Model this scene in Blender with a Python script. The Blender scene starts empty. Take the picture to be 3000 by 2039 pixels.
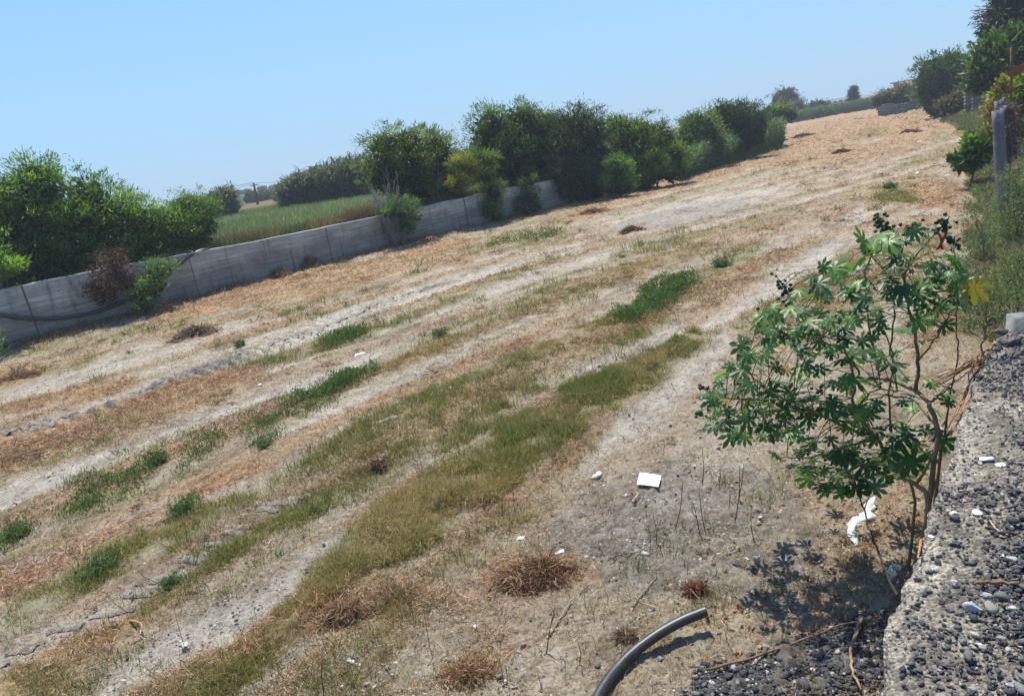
import bpy, math, random
import numpy as np
from mathutils import Vector
rng = np.random.default_rng(7); random.seed(7)
PI = math.pi
sc = bpy.context.scene
COL = sc.collection

# ------------------------------------------------------------------ camera
F = 2167.; ROLL = math.radians(9.2); PIT = math.radians(14.8); YAW = math.radians(26.2); H = 3.0
cam = bpy.data.cameras.new('camera'); co = bpy.data.objects.new('camera', cam); COL.objects.link(co)
cam.sensor_width = 36; cam.lens = 36 * F / 3000; cam.clip_end = 5000; cam.clip_start = 0.05
co.location = (0, 0, H)
_f = Vector((-math.sin(YAW) * math.cos(PIT), math.cos(YAW) * math.cos(PIT), -math.sin(PIT)))
_r = Vector((math.cos(YAW), math.sin(YAW), 0)); _u = _r.cross(_f)
from mathutils import Matrix
_r2 = _r * math.cos(ROLL) - _u * math.sin(ROLL); _u2 = _r * math.sin(ROLL) + _u * math.cos(ROLL)
co.rotation_euler = Matrix((_r2, _u2, -_f)).transposed().to_euler()
sc.camera = co
# ------------------------------------------------------------------ light
SUN_EL = math.radians(66); SUN_AZ = math.radians(-34)      # azimuth from +Y, clockwise
sv = Vector((math.sin(SUN_AZ) * math.cos(SUN_EL), math.cos(SUN_AZ) * math.cos(SUN_EL), math.sin(SUN_EL)))
sl = bpy.data.lights.new('sun', 'SUN'); sl.energy = 4.7; sl.angle = math.radians(0.5); sl.color = (1, .945, .85)
so = bpy.data.objects.new('sun', sl); COL.objects.link(so); so.rotation_euler = sv.to_track_quat('Z', 'Y').to_euler()
w = bpy.data.worlds.new('World'); sc.world = w; w.use_nodes = True
wn = w.node_tree.nodes; wl = w.node_tree.links
sky = wn.new('ShaderNodeTexSky'); sky.sky_type = 'NISHITA'; sky.sun_disc = False
sky.sun_elevation = SUN_EL; sky.sun_rotation = SUN_AZ; sky.air_density = 1.0; sky.dust_density = .15; sky.ozone_density = 3.0; sky.altitude = 20
hs = wn.new('ShaderNodeHueSaturation'); hs.inputs['Saturation'].default_value = 1.0
wl.new(sky.outputs[0], hs.inputs['Color']); tn = wn.new('ShaderNodeMix'); tn.data_type = 'RGBA'; tn.blend_type = 'MULTIPLY'; tn.inputs['Factor'].default_value = 1; tn.inputs['B'].default_value = (.56, .84, 1.06, 1)
wl.new(hs.outputs[0], tn.inputs['A']); tc = wn.new('ShaderNodeTexCoord'); sx = wn.new('ShaderNodeSeparateXYZ'); wl.new(tc.outputs['Generated'], sx.inputs[0])
mr = wn.new('ShaderNodeMapRange'); mr.inputs['From Min'].default_value = 0; mr.inputs['From Max'].default_value = .50; mr.inputs['To Min'].default_value = .88; mr.inputs['To Max'].default_value = .05; mr.interpolation_type = 'SMOOTHSTEP'; wl.new(sx.outputs['Z'], mr.inputs[0])
hz_m = wn.new('ShaderNodeMix'); hz_m.data_type = 'RGBA'; wl.new(mr.outputs[0], hz_m.inputs['Factor']); wl.new(tn.outputs['Result'], hz_m.inputs['A']); hz_m.inputs['B'].default_value = (2.35, 3.85, 5.45, 1)
wl.new(hz_m.outputs['Result'], wn['Background'].inputs[0])
wn['Background'].inputs[1].default_value = 0.12
sc.view_settings.view_transform = 'Standard'; sc.view_settings.look = 'None'; sc.view_settings.gamma = 1
sc.view_settings.exposure = 0.52
sc.cycles.use_denoising = True
sc.cycles.max_bounces = 6; sc.cycles.diffuse_bounces = 3; sc.cycles.transmission_bounces = 4; sc.cycles.transparent_max_bounces = 4

# ------------------------------------------------------------------ helpers
K = 3000 / 2324.                      # survey sketch units -> camera calibration units
def ray(px, py):
    u = px - 1500; v = 1019.5 - py
    a = u * math.cos(ROLL) + v * math.sin(ROLL); b = -u * math.sin(ROLL) + v * math.cos(ROLL)
    f = F * math.cos(PIT) + b * math.sin(PIT); z = b * math.cos(PIT) - F * math.sin(PIT)
    return np.array((a * math.cos(YAW) - f * math.sin(YAW), a * math.sin(YAW) + f * math.cos(YAW), z))
def at(px, py, z=0.):                 # point of the plane z
    r = ray(px, py); t = (z - H) / r[2]; return np.array((r[0] * t, r[1] * t, z))
def V(vx, vy, z=0.): return at(vx * K, vy * K, z)
def VD(vx, vy, D):                    # point at horizontal distance D
    r = ray(vx * K, vy * K); t = D / math.hypot(r[0], r[1]); return np.array((r[0] * t, r[1] * t, H + r[2] * t))
def Vs(vr, D): return vr * K * D / 2350.

def _h(ix, iy, s):
    n = (ix * 374761393 + iy * 668265263 + s * 1442695041) & 0xffffffff
    n = ((n ^ (n >> 13)) * 1274126177) & 0xffffffff
    return ((n ^ (n >> 16)) & 0xffff) / 65535.
def vnoise(x, y, s=0):
    ix = np.floor(x).astype(np.int64); iy = np.floor(y).astype(np.int64); fx = x - ix; fy = y - iy
    fx = fx * fx * (3 - 2 * fx); fy = fy * fy * (3 - 2 * fy)
    return ((_h(ix, iy, s) * (1 - fx) + _h(ix + 1, iy, s) * fx) * (1 - fy) + (_h(ix, iy + 1, s) * (1 - fx) + _h(ix + 1, iy + 1, s) * fx) * fy) * 2 - 1
def fbm(x, y, s=0, o=3):
    r = 0; a = 1; t = 0
    for k in range(o): r = r + a * vnoise(x * 2 ** k + 17.3 * k, y * 2 ** k - 9.1 * k, s + k); t += a; a *= .5
    return r / t
def sstep(v): v = np.clip(v, 0, 1); return v * v * (3 - 2 * v)

def mesh(name, verts, faces, mat, parent=None, col=None, smooth=False, origin=None):
    """faces: (n,3) or (n,4) int array, or a list of such arrays. col: (nverts,3) -> point attribute 'tint'."""
    verts = np.asarray(verts, dtype=np.float32)
    if not isinstance(faces, (list, tuple)): faces = [faces]
    faces = [np.asarray(f, dtype=np.int32) for f in faces if len(f)]
    if parent is not None: verts = verts - np.array(parent.location, dtype=np.float32)
    elif origin is not None: verts = verts - np.array(origin, dtype=np.float32)
    me = bpy.data.meshes.new(name)
    me.vertices.add(len(verts)); me.vertices.foreach_set('co', verts.ravel())
    lo = np.concatenate([f.ravel() for f in faces]); n = [np.full(len(f), f.shape[1]) for f in faces]; n = np.concatenate(n)
    st = np.concatenate(([0], np.cumsum(n)[:-1]))
    me.loops.add(len(lo)); me.loops.foreach_set('vertex_index', lo)
    me.polygons.add(len(n)); me.polygons.foreach_set('loop_start', st.astype(np.int32)); me.polygons.foreach_set('loop_total', n.astype(np.int32))
    if smooth: me.polygons.foreach_set('use_smooth', np.ones(len(n), dtype=bool))
    me.update(calc_edges=True)
    if col is not None:
        for nm, c in (col.items() if isinstance(col, dict) else [('tint', col)]):
            a = me.attributes.new(nm, 'FLOAT_COLOR', 'POINT'); c4 = np.ones((len(verts), 4), dtype=np.float32); c4[:, :3] = c
            a.data.foreach_set('color', c4.ravel())
    me.materials.append(mat)
    o = bpy.data.objects.new(name, me); COL.objects.link(o)
    if parent is not None: o.parent = parent
    elif origin is not None: o.location = origin
    return o
def tag(o, label=None, cat=None, group=None, kind=None):
    if label: o['label'] = label
    if cat: o['category'] = cat
    if group: o['group'] = group
    if kind: o['kind'] = kind
    return o
def empty(name, loc, label, cat, group=None):
    o = bpy.data.objects.new(name, None); COL.objects.link(o); o.location = [float(c) for c in loc]; o.empty_display_size = .2
    return tag(o, label, cat, group)
class Acc:
    def __init__(s): s.v = []; s.f = {3: [], 4: []}; s.c = []; s.n = 0
    def add(s, v, f, c=None):
        v = np.asarray(v, dtype=float).reshape(-1, 3); f = f if isinstance(f, list) else [f]
        for q in f:
            q = np.asarray(q)
            if len(q): s.f[q.shape[1]].append(q + s.n)
        s.v.append(v); s.n += len(v)
        if c is None: c = (1, 1, 1)
        c = np.asarray(c, dtype=float); s.c.append(np.broadcast_to(c, v.shape).copy())
    def build(s, name, mat, parent=None, smooth=False, origin=None):
        return mesh(name, np.concatenate(s.v), [np.concatenate(q) for q in s.f.values() if q], mat, parent, np.concatenate(s.c), smooth, origin)

def tube(path, rad, n=6, cap=True):
    path = np.asarray(path, dtype=float); m = len(path); rad = np.broadcast_to(rad, (m,)).astype(float)
    t = np.gradient(path, axis=0); t /= np.linalg.norm(t, axis=1)[:, None] + 1e-9
    up = np.array((0, 0, 1.)) if abs(t[0][2]) < .9 else np.array((1., 0, 0))
    V_ = []; a = np.cross(t[0], up); a /= np.linalg.norm(a)
    for k in range(m):
        a = a - t[k] * a.dot(t[k]); a /= np.linalg.norm(a) + 1e-9; b = np.cross(t[k], a)
        th = np.arange(n) * 2 * PI / n
        V_.append(path[k] + rad[k] * (np.cos(th)[:, None] * a + np.sin(th)[:, None] * b))
    V_ = np.concatenate(V_); q = []
    for k in range(m - 1):
        for j in range(n): q.append((k * n + j, k * n + (j + 1) % n, (k + 1) * n + (j + 1) % n, (k + 1) * n + j))
    fs = [np.array(q)]
    if cap:
        tri = [(0, (j + 1), j) for j in range(1, n - 1)] + [((m - 1) * n, (m - 1) * n + j, (m - 1) * n + j + 1) for j in range(1, n - 1)]
        fs.append(np.array(tri))
    return V_, fs
def smooth_path(pts, n=24):
    p = np.asarray(pts, dtype=float); m = len(p); out = []
    pp = np.vstack((2 * p[0] - p[1], p, 2 * p[-1] - p[-2]))
    for i in np.linspace(0, m - 1 - 1e-6, n):
        k = int(i); t = i - k; a, b, c, d = pp[k:k + 4]
        out.append(.5 * ((2 * b) + (c - a) * t + (2 * a - 5 * b + 4 * c - d) * t * t + (3 * b - a - 3 * c + d) * t ** 3))
    return np.array(out)
def box(c, s, rz=0., seed=None, jit=0., rx=0.):
    v = np.array([(x, y, z) for z in (-.5, .5) for y in (-.5, .5) for x in (-.5, .5)]) * np.array(s)
    if jit: v += np.random.default_rng(seed).normal(0, jit, v.shape)
    cx, sx = math.cos(rx), math.sin(rx); v = v @ np.array([(1, 0, 0), (0, cx, sx), (0, -sx, cx)])
    cz, sz = math.cos(rz), math.sin(rz); v = v @ np.array([(cz, sz, 0), (-sz, cz, 0), (0, 0, 1)])
    return v + np.array(c), np.array([(0, 2, 3, 1), (4, 5, 7, 6), (0, 1, 5, 4), (1, 3, 7, 5), (3, 2, 6, 7), (2, 0, 4, 6)])
def unit(v): return v / (np.linalg.norm(v, axis=-1, keepdims=True) + 1e-9)
def rdir(n): return unit(rng.normal(size=(n, 3)))
def kites(P, D, L, W, c, fold=.12):
    """leaf shapes: base P, direction D, length L, width W"""
    n = len(P); S = unit(np.cross(D, rdir(n))); N = np.cross(D, S)
    L = np.broadcast_to(L, (n,))[:, None]; W = np.broadcast_to(W, (n,))[:, None]
    v = np.stack((P, P + D * L * .45 + S * W * .5 + N * W * fold, P + D * L - N * L * .08, P + D * L * .45 - S * W * .5 + N * W * fold), 1).reshape(-1, 3)
    f = np.arange(n * 4).reshape(n, 4); return v, f, np.repeat(c, 4, axis=0)
def blades(P, D0, bend, L, W, c, ctip=None):
    """5-point ribbons, start direction D0, bent by vector bend towards the tip"""
    n = len(P); L = np.broadcast_to(L, (n,))[:, None]; W = np.broadcast_to(W, (n,))[:, None]
    S = unit(np.cross(D0, rdir(n))); M = P + D0 * L * .5; D1 = unit(D0 + bend); T = M + D1 * L * .5
    v = np.stack((P - S * W * .5, P + S * W * .5, M - S * W * .4, M + S * W * .4, T), 1).reshape(-1, 3)
    i = (np.arange(n) * 5)[:, None]
    f = np.concatenate((i + np.array((0, 1, 3)), i + np.array((0, 3, 2)), i + np.array((2, 3, 4))), 0)
    cc = np.repeat(c, 5, axis=0)
    return v, f, cc

# ------------------------------------------------------------------ materials
def new_mat(name):
    m = bpy.data.materials.new(name); m.use_nodes = True; nt = m.node_tree; return m, nt.nodes, nt.links, nt.nodes['Principled BSDF']
def N(nodes, t, **k):
    n = nodes.new('ShaderNode' + t)
    for a, b in k.items():
        if hasattr(n, a) and a not in ('scale',): setattr(n, a, b)
        else: n.inputs[a.capitalize()].default_value = b
    return n
def leaf_mat(name, rough=.55, trans=.35, spec=.35, tcol=(1.25, 1.3, .5)):
    m, nd, lk, b = new_mat(name)
    at_ = nd.new('ShaderNodeAttribute'); at_.attribute_name = 'tint'
    lk.new(at_.outputs['Color'], b.inputs['Base Color']); b.inputs['Roughness'].default_value = rough
    b.inputs['Specular IOR Level'].default_value = spec
    tr = nd.new('ShaderNodeBsdfTranslucent'); mx = nd.new('ShaderNodeMix'); mx.data_type = 'RGBA'; mx.blend_type = 'MULTIPLY'
    mx.inputs['Factor'].default_value = 1; lk.new(at_.outputs['Color'], mx.inputs['A']); mx.inputs['B'].default_value = (*tcol, 1)
    lk.new(mx.outputs['Result'], tr.inputs['Color'])
    ms = nd.new('ShaderNodeMixShader'); ms.inputs[0].default_value = trans
    lk.new(b.outputs[0], ms.inputs[1]); lk.new(tr.outputs[0], ms.inputs[2]); lk.new(ms.outputs[0], nd['Material Output'].inputs[0])
    return m
def plain_mat(name, c1, c2, scale=6., rough=.85, bump=.3, detail=6., tint=False, stretch=(1, 1, 1), spec=.3):
    m, nd, lk, b = new_mat(name)
    tc = nd.new('ShaderNodeTexCoord'); mp = nd.new('ShaderNodeMapping'); mp.inputs['Scale'].default_value = stretch
    lk.new(tc.outputs['Object'], mp.inputs[0]); n = nd.new('ShaderNodeTexNoise'); n.inputs['Scale'].default_value = scale; n.inputs['Detail'].default_value = detail; n.inputs['Roughness'].default_value = .65
    lk.new(mp.outputs[0], n.inputs['Vector']); r = nd.new('ShaderNodeValToRGB'); r.color_ramp.elements[0].position = .35; r.color_ramp.elements[1].position = .65
    r.color_ramp.elements[0].color = (*c1, 1); r.color_ramp.elements[1].color = (*c2, 1); lk.new(n.outputs[0], r.inputs[0])
    out = r.outputs[0]
    if tint:
        a = nd.new('ShaderNodeAttribute'); a.attribute_name = 'tint'; mx = nd.new('ShaderNodeMix'); mx.data_type = 'RGBA'; mx.blend_type = 'MULTIPLY'; mx.inputs['Factor'].default_value = 1
        lk.new(out, mx.inputs['A']); lk.new(a.outputs['Color'], mx.inputs['B']); out = mx.outputs['Result']
    lk.new(out, b.inputs['Base Color']); b.inputs['Roughness'].default_value = rough; b.inputs['Specular IOR Level'].default_value = spec
    if bump:
        bp = nd.new('ShaderNodeBump'); bp.inputs['Strength'].default_value = bump; bp.inputs['Distance'].default_value = .02
        lk.new(n.outputs[0], bp.inputs['Height']); lk.new(bp.outputs[0], b.inputs['Normal'])
    return m
M_leaf = leaf_mat('foliage', .5, .45, .4, (1.2, 1.35, .45)); M_grass = leaf_mat('grass_blades', .6, .3, .25, (1.2, 1.15, .6))
M_straw = leaf_mat('dry_straw', .7, .15, .2, (1.1, 1, .8)); M_castor = leaf_mat('castor_leaf', .42, .33, .38, (1.5, 2.0, .4))
M_bark = plain_mat('bark', (.10, .075, .055), (.2, .16, .12), 8, .9, .6, stretch=(1, 1, .25))
M_twig = plain_mat('dry_twig', (.23, .16, .1), (.38, .29, .2), 30, .85, .3, tint=True)
M_stone = plain_mat('loose_stone', (.75, .75, .75), (1, 1, 1), 25, .85, .5, tint=True)
M_conc = plain_mat('grey_concrete', (.17, .17, .18), (.30, .30, .30), 7, .9, .5, tint=True)
M_plas = plain_mat('black_plastic_pipe', (.028, .030, .034), (.05, .053, .058), 14, .42, .05, spec=.5)
M_white = plain_mat('white_litter', (.62, .63, .62), (.82, .82, .80), 9, .5, .2, tint=True)
M_rust = plain_mat('rusty_iron', (.10, .04, .02), (.22, .10, .05), 12, .8, .3)

# ------------------------------------------------------------------ plan of the field: strips of grass, straw and bare track
STR = {'G': [], 'D': [], 'S': [], 'P': [], 'K': [], 'L': []}
def strip(kind, *pts, w=1.):
    up = [V(x, y - h)[:2] for x, y, h in pts]; dn = [V(x, y + h)[:2] for x, y, h in pts]
    STR[kind].append((np.array(up + dn[::-1]), w))
strip('G', (420,1600,20), (560,1540,35), (650,1420,50), (740,1320,62), (850,1250,75), (950,1185,85), (1050,1115,88), (1150,1045,78), (1250,985,66), (1330,920,55), (1430,872,42), (1510,825,40), (1570,780,24), (1600,770,8), w=1.25)
strip('G', (0,1415,25), (130,1335,42), (230,1280,50), (330,1235,42), (450,1190,34), (560,1140,20), (700,1060,18), (800,990,32), (900,950,38), (1010,900,32), (1130,850,22), (1250,800,22), (1340,760,26), (1450,705,24), w=.85)
strip('G', (400,1330,14), (520,1255,25), (640,1190,22), (760,1130,18), (900,1060,14), (1010,1010,18), (1100,960,22), (1190,910,18), (1280,860,8), w=.8)
strip('G', (520,840,6), (600,818,14), (700,800,14), (800,770,15), (900,735,13), (1000,695,12), (1100,655,12), (1170,625,6), w=.7)
strip('G', (760,860,6), (860,835,18), (960,790,25), (1060,750,22), (1150,715,22), (1250,675,25), (1350,640,20), (1450,610,20), (1550,580,18), (1620,560,6), w=.65)
strip('G', (1380,590,6), (1450,565,14), (1540,545,14), (1640,525,12), (1740,495,12), (1810,470,6), w=.7)
strip('G', (1050,575,6), (1150,560,12), (1250,548,13), (1340,520,6), w=.6)
strip('G', (1080,545,5), (1160,520,14), (1260,495,8), (1330,470,4), w=.6)
strip('G', (0,822,10), (120,790,14), (220,765,14), (330,745,12), (430,715,6), w=.7)
strip('G', (1930,312,5), (1975,303,12), (2020,296,6), w=.8)
strip('G', (1985,455,6), (2030,448,14), (2080,455,6), w=1); strip('G', (1980,432,4), (2020,426,10), (2040,420,4), w=1)
strip('G', (2020,390,6), (2080,368,12), (2150,345,16), (2200,330,12), w=.7)
strip('G', (1560,640,10), (1640,600,24), (1700,570,20), (1750,550,10), w=.8)
strip('G', (1480,470,4), (1600,430,8), (1700,405,6), (1800,375,6), w=.4); strip('G', (1100,430+90,4), (1240,480,8), (1350,460,5), w=.5)
strip('G', (860,1500,10), (900,1395,12), (930,1380,14), (960,1420,14), w=.9); strip('G', (700,1545,10), (790,1500,18), (850,1480,16), (910,1465,10), w=.7)
strip('G', (60,1590,15), (200,1500,12), (260,1470,10), w=.6); strip('G', (1100,1200,14), (1160,1190,22), (1230,1170,16), w=.6)
strip('G', (1030,1295,14), (1080,1285,20), (1110,1280,10), w=.6); strip('G', (1750,1100,18), (1850,1070,24), (1920,1050,14), w=.35)
strip('G', (2080,1180,60), (2140,1080,60), (2170,960,40), w=.3)
strip('D', (150,1160,20), (190,1140,34), (260,1110,38), (330,1075,34), (380,1040,20), w=1.3)
strip('D', (390,1070,8), (420,1050,16), (480,1010,22), (520,985,10), w=.9); strip('D', (530,975,8), (570,968,20), (620,955,10), w=1)
strip('D', (620,945,8), (660,930,16), (740,895,18), (800,865,16), (840,850,8), w=.8); strip('D', (0,1235,22), (30,1215,30), (60,1200,16), w=1)
strip('D', (200,1310,20), (240,1290,30), (290,1270,18), w=1); strip('D', (390,1170,14), (415,1160,22), (440,1150,10), w=.8)
strip('D', (1400,730,8), (1450,710,24), (1500,680,26), (1550,650,20), (1570,640,10), w=1.2)
strip('D', (735,788,5), (770,775,14), (815,760,6), w=1); strip('D', (570,1010,10), (600,1000,18), (630,985,10), w=.8)
strip('D', (1120,555,4), (1200,542,10), (1290,525,6), w=.6)
strip('S', (-20,1048,42), (100,1010,40), (200,975,36), (330,930,34), (450,888,32), (560,855,24), (610,842,10), w=1.2)
strip('S', (340,725,14), (450,700,22), (560,665,30), (680,640,34), (800,630,28), (900,600,22), (1000,570,18), (1080,550,6), w=1.1)
strip('S', (0,865,16), (70,845,14), (150,825,8), w=1); strip('S', (120,915,8), (160,898,14), (230,885,18), (300,870,12), w=1)
strip('S', (0,945,10), (60,925,12), (140,905,8), w=1); strip('S', (370,770,10), (440,762,14), (490,758,8), w=.8)
strip('S', (660,1440,16), (720,1400,36), (800,1365,40), (880,1345,26), (960,1365,18), (1060,1365,20), (1080,1390,8), w=1.2)
strip('S', (1090,1330,16), (1140,1310,42), (1220,1315,42), (1280,1310,34), (1340,1310,16), w=1)
strip('S', (-10,1580,24), (120,1510,34), (230,1465,32), (330,1400,20), w=.9); strip('S', (350,1570,24), (430,1530,40), (520,1510,36), (620,1470,24), w=.9)
strip('S', (1120,1440,20), (1140,1400,22), (1150,1480,14), w=.8); strip('S', (1000,1560,20), (1050,1530,20), (1110,1510,12), w=.9)
strip('S', (1280,490,6), (1400,455,12), (1520,420,14), (1640,385,16), (1780,340,20), w=.8)
strip('S', (1780,325,25), (1900,290,28), (2050,280,28), (2180,275,12), w=1.1); strip('S', (1700,370,14), (1850,355,20), (1960,345,16), (2100,310,14), w=.7)
strip('S', (2040,440,18), (2110,440,34), (2180,450,22), w=1.1); strip('S', (1820,540,10), (1950,520,16), (2080,500,12), w=.5)
strip('S', (1250,510,6), (1330,485,14), (1390,470,6), w=1); strip('S', (860,930,12), (960,880,14), (1100,800,12), (1250,730,14), (1350,690,10), w=.6)
strip('S', (1180,970,14), (1290,960,30), (1340,920,20), w=.6); strip('S', (1560,740,10), (1640,680,22), (1720,640,14), w=.7)
strip('S', (1330,560,5), (1420,525,8), (1480,505,5), w=.7); strip('S', (100,1255,10), (210,1215,14), (300,1170,12), w=.7)
strip('S', (860,1180,8), (900,1150,14), (930,1140,8), w=.8); strip('S', (880,580,8), (980,600,12), (1060,590,8), w=.8)
strip('S', (1900,1340,60), (2040,1150,60), (2160,900,50), (2190,800,30), w=.55); 
strip('S', (1800,1400,40), (1950,1320,60), w=.5)
strip('P', (-10,1125,18), (150,1060,20), (300,1010,16), (450,955,12), (600,900,12), (750,850,14), (900,800,12), (1000,765,10), (1150,715,6), w=1.1)
strip('P', (0,1300,14), (150,1245,14), (270,1175,14), (400,1130,10), w=1); strip('P', (0,1500,30), (150,1440,36), (350,1340,36), (520,1250,30), (700,1165,18), (850,1090,10), w=.8)
strip('P', (200,1600,40), (400,1480,55), (560,1390,45), (700,1290,36), (850,1205,32), (1000,1110,24), (1150,1010,18), (1280,930,13), w=1.2)
strip('P', (450,845,12), (600,795,18), (750,735,20), (900,680,15), (1050,640,12), (1180,605,6), w=1.1)
strip('P', (-10,1004,15), (160,948,15), (300,893,14), (450,838,13), (600,792,11), w=1.15)
strip('P', (840,1092,10), (1000,1022,11), (1200,930,10), (1400,825,13), (1490,780,10), w=1); strip('P', (560,1010,8), (700,955,9), (860,890,9), (1040,812,8), (1230,745,6), w=.9)
strip('P', (0,905,16), (150,865,20), (300,805,25), (450,775,20), (600,715,10), w=.7)
strip('P', (1380,525,20), (1500,495,26), (1650,460,22), (1790,430,12), w=.8); strip('P', (1480,800,14), (1600,735,30), (1700,675,30), (1800,620,32), (1880,570,30), (1960,480,20), w=1)
strip('P', (1330,1050,30), (1450,950,50), (1560,850,40), (1650,780,40), w=.9); strip('P', (760,930,8), (900,860,10), (1050,790,10), (1200,730,8), w=.7)
strip('P', (1060,1010,8), (1200,930,10), (1300,870,14), w=.8)
strip('K', (-10,1000,14), (120,965,14), (260,920,12), (420,850,12), (560,800,12), w=.9); strip('K', (250,1345,24), (420,1260,26), (560,1180,18), (700,1110,14), (830,1060,8), w=.7)
strip('K', (1350,530,10), (1500,500,20), (1700,465,14), w=.5); strip('K', (1230,1250,60), (1330,1230,110), (1500,1200,150), (1700,1230,170), (1900,1350,120), w=.62)
strip('K', (1530,1640,60), (1640,1575,66), (1760,1530,72), (1880,1495,72), (2010,1480,76), w=1.6)
strip('L', (-10,1010,18), (120,965,16), (260,925,14), (420,860,14), (560,805,14), (700,750,14), (850,695,12), (960,655,8))
def poly_sd(x, y, P):                         # signed distance, positive inside
    d2 = np.full(x.shape, 1e9); ins = np.zeros(x.shape, bool); n = len(P)
    for i in range(n):
        a = P[i]; b = P[(i + 1) % n]; ex, ey = b - a; wx = x - a[0]; wy = y - a[1]
        t = np.clip((wx * ex + wy * ey) / (ex * ex + ey * ey + 1e-12), 0, 1)
        d2 = np.minimum(d2, (wx - ex * t) ** 2 + (wy - ey * t) ** 2)
        c = ((a[1] > y) != (b[1] > y)); ins ^= c & (x < ex * (y - a[1]) / (ey + 1e-12) + a[0])
    return np.where(ins, 1, -1) * np.sqrt(d2)
def bare_near(x, y): return sstep((x + 2.9 + .12 * (9 - y)) / 1.2) * sstep((10.5 - y) / 2)
def row_u(x, y):                              # distance across the driven rows, which bend to the right
    return x - np.interp(y, ROWY, ROWG)
ROWY = np.linspace(0, 130, 400); ROWG = np.concatenate(([0], np.cumsum(np.diff(ROWY) * np.interp(ROWY[1:], [0, 3, 6, 10, 16, 24, 30, 40, 60, 110], [.0, .08, .22, .36, .45, .6, .6, .4, .15, .02]))))
def plan(x, y, kinds='GDSPKL'):
    d = np.hypot(x, y); out = {}
    amp = .10 + .014 * d; ns = fbm(x * 1.1, y * .8, 31, 3) + .5 * fbm(x * 5, y * 4, 77, 2)
    soft = .08 + .010 * d
    for k in kinds:
        r = np.zeros(x.shape)
        for P, wt in STR[k]:
            m = .5 + .03 * d; lo = P.min(0); hi = P.max(0)
            s = (x > lo[0] - m) & (x < hi[0] + m) & (y > lo[1] - m) & (y < hi[1] + m)
            if not s.any(): continue
            sd = poly_sd(x[s], y[s], P); v = sstep((sd + ns[s] * amp[s]) / soft[s] * .5 + .5) * wt
            r[s] = np.maximum(r[s], v)
        out[k] = r
    inf = (x > -22) & (y < 118); near = 1 - .8 * bare_near(x, y); np_ = 1 - np.clip(out['P'], 0, 1) if 'P' in out else 1
    u_ = row_u(x, y) + .15 * fbm(x * .7, y * .7, 499, 2); s1 = fbm(u_ * 2.1, y * .07, 500, 3) + .25 * np.sin(u_ * 4.1 + 1.2 * fbm(y * .1, y * 0, 7, 2)); s2 = fbm(u_ * 2.6 + 40, y * .08, 520, 3); pt = .75 + .6 * fbm(x * 1.3, y * 1.1, 530, 3)
    if 'S' in out: out['S'] = np.maximum(out['S'], .85 * sstep((s1 - .02) * 4.5) * near * inf * np_ * np.clip(pt, 0, 1.2))
    if 'P' in out: out['P'] = np.maximum(out['P'], .78 * sstep((-s1 - .10) * 5) * near * inf * np.clip(.75 + 1.1 * fbm(x * 2.2, y * .8, 540, 3), .15, 1.2))
    if 'G' in out: out['G'] = np.maximum(out['G'], .62 * sstep((s2 - .05) * 5) * near * inf * np_ * np.clip(pt, 0, 1.1) * sstep((95 - y) / 50))
    return out
# wall line (base points on the field, top heights)
WB = [((-60,1065),(-60,868)), ((0,1045),(0,856)), ((177,1013),(177,822)), ((412,949),(412,783)), ((518,895),(518,758)), ((707,851),(707,724)), ((856,802),(856,693)), ((1072,742),(1072,645)), ((1300,712),(1300,592)), ((1453,656),(1453,562)), ((1571,630),(1571,539)), ((1761,584),(1761,520))]
wxy = np.array([(-21.4, 8.0), (-20.6, 11.0), (-19.9, 13.5), (-19.1, 16.0), (-18.3, 18.5), (-17.5, 21.5), (-16.7, 24.5), (-15.6, 27.5), (-14.6, 30.0), (-13.3, 32.8), (-12.0, 36.5), (-9.8, 43.0)])
wtop = np.array([1.6, 1.58, 1.54, 1.48, 1.42, 1.36, 1.32, 1.36, 1.38, 1.34, 1.2, 1.0])
def wall_x(y): return np.interp(y, wxy[:, 1], wxy[:, 0])
def bank_x(y): return np.interp(y, [0, 5, 11.4, 20, 32, 48, 80, 120], [.5, .75, 1.3, 2.35, 3.8, 5.5, 6.4, 3.])
def gz(x, y, fine=True, pl=None):
    """height of the field surface"""
    x = np.asarray(x, float); y = np.asarray(y, float); d = np.hypot(x, y)
    z = .05 * fbm(x * .35, y * .12, 3, 2) + .025 * fbm(x * 1.6, y * .5, 5, 2)
    z = z + .22 * sstep((x - bank_x(y) - .1) / 1.6) * sstep((y - 5) / 4)
    z = z + .10 * sstep(1 - (x - wall_x(y)) / 1.2) * (y < 45)
    z = z - 1.5 * sstep((-18.5 - x + (wall_x(y) + 18.0)) / .6) * 0
    if fine:
        if pl is None: pl = plan(x, y)
        f = 1 + .03 * d
        z = z + .024 * f * fbm(x * 4, y * 4, 11, 3) + .012 * fbm(x * 14, y * 14, 13, 2) + .007 * vnoise(x * 40, y * 40, 15)
        z = z + pl['S'] * (.035 * f * (fbm(x * 4, y * 4, 21, 3) + .4)) + pl['G'] * .02 - pl['P'] * .02
        z = z + pl['K'] * .05 * np.abs(fbm(x * 9, y * 9, 41, 2)) * f
        ph = (y * .9 + x * .35) * 2 * PI / .27
        z = z + np.clip(pl['L'], 0, 1) * (.11 * (np.sin(ph) > .1) - .05) * (.6 + .4 * vnoise(x * 3, y * 3, 61))
    return z
def gz0(x, y): return gz(x, y, False)

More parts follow.
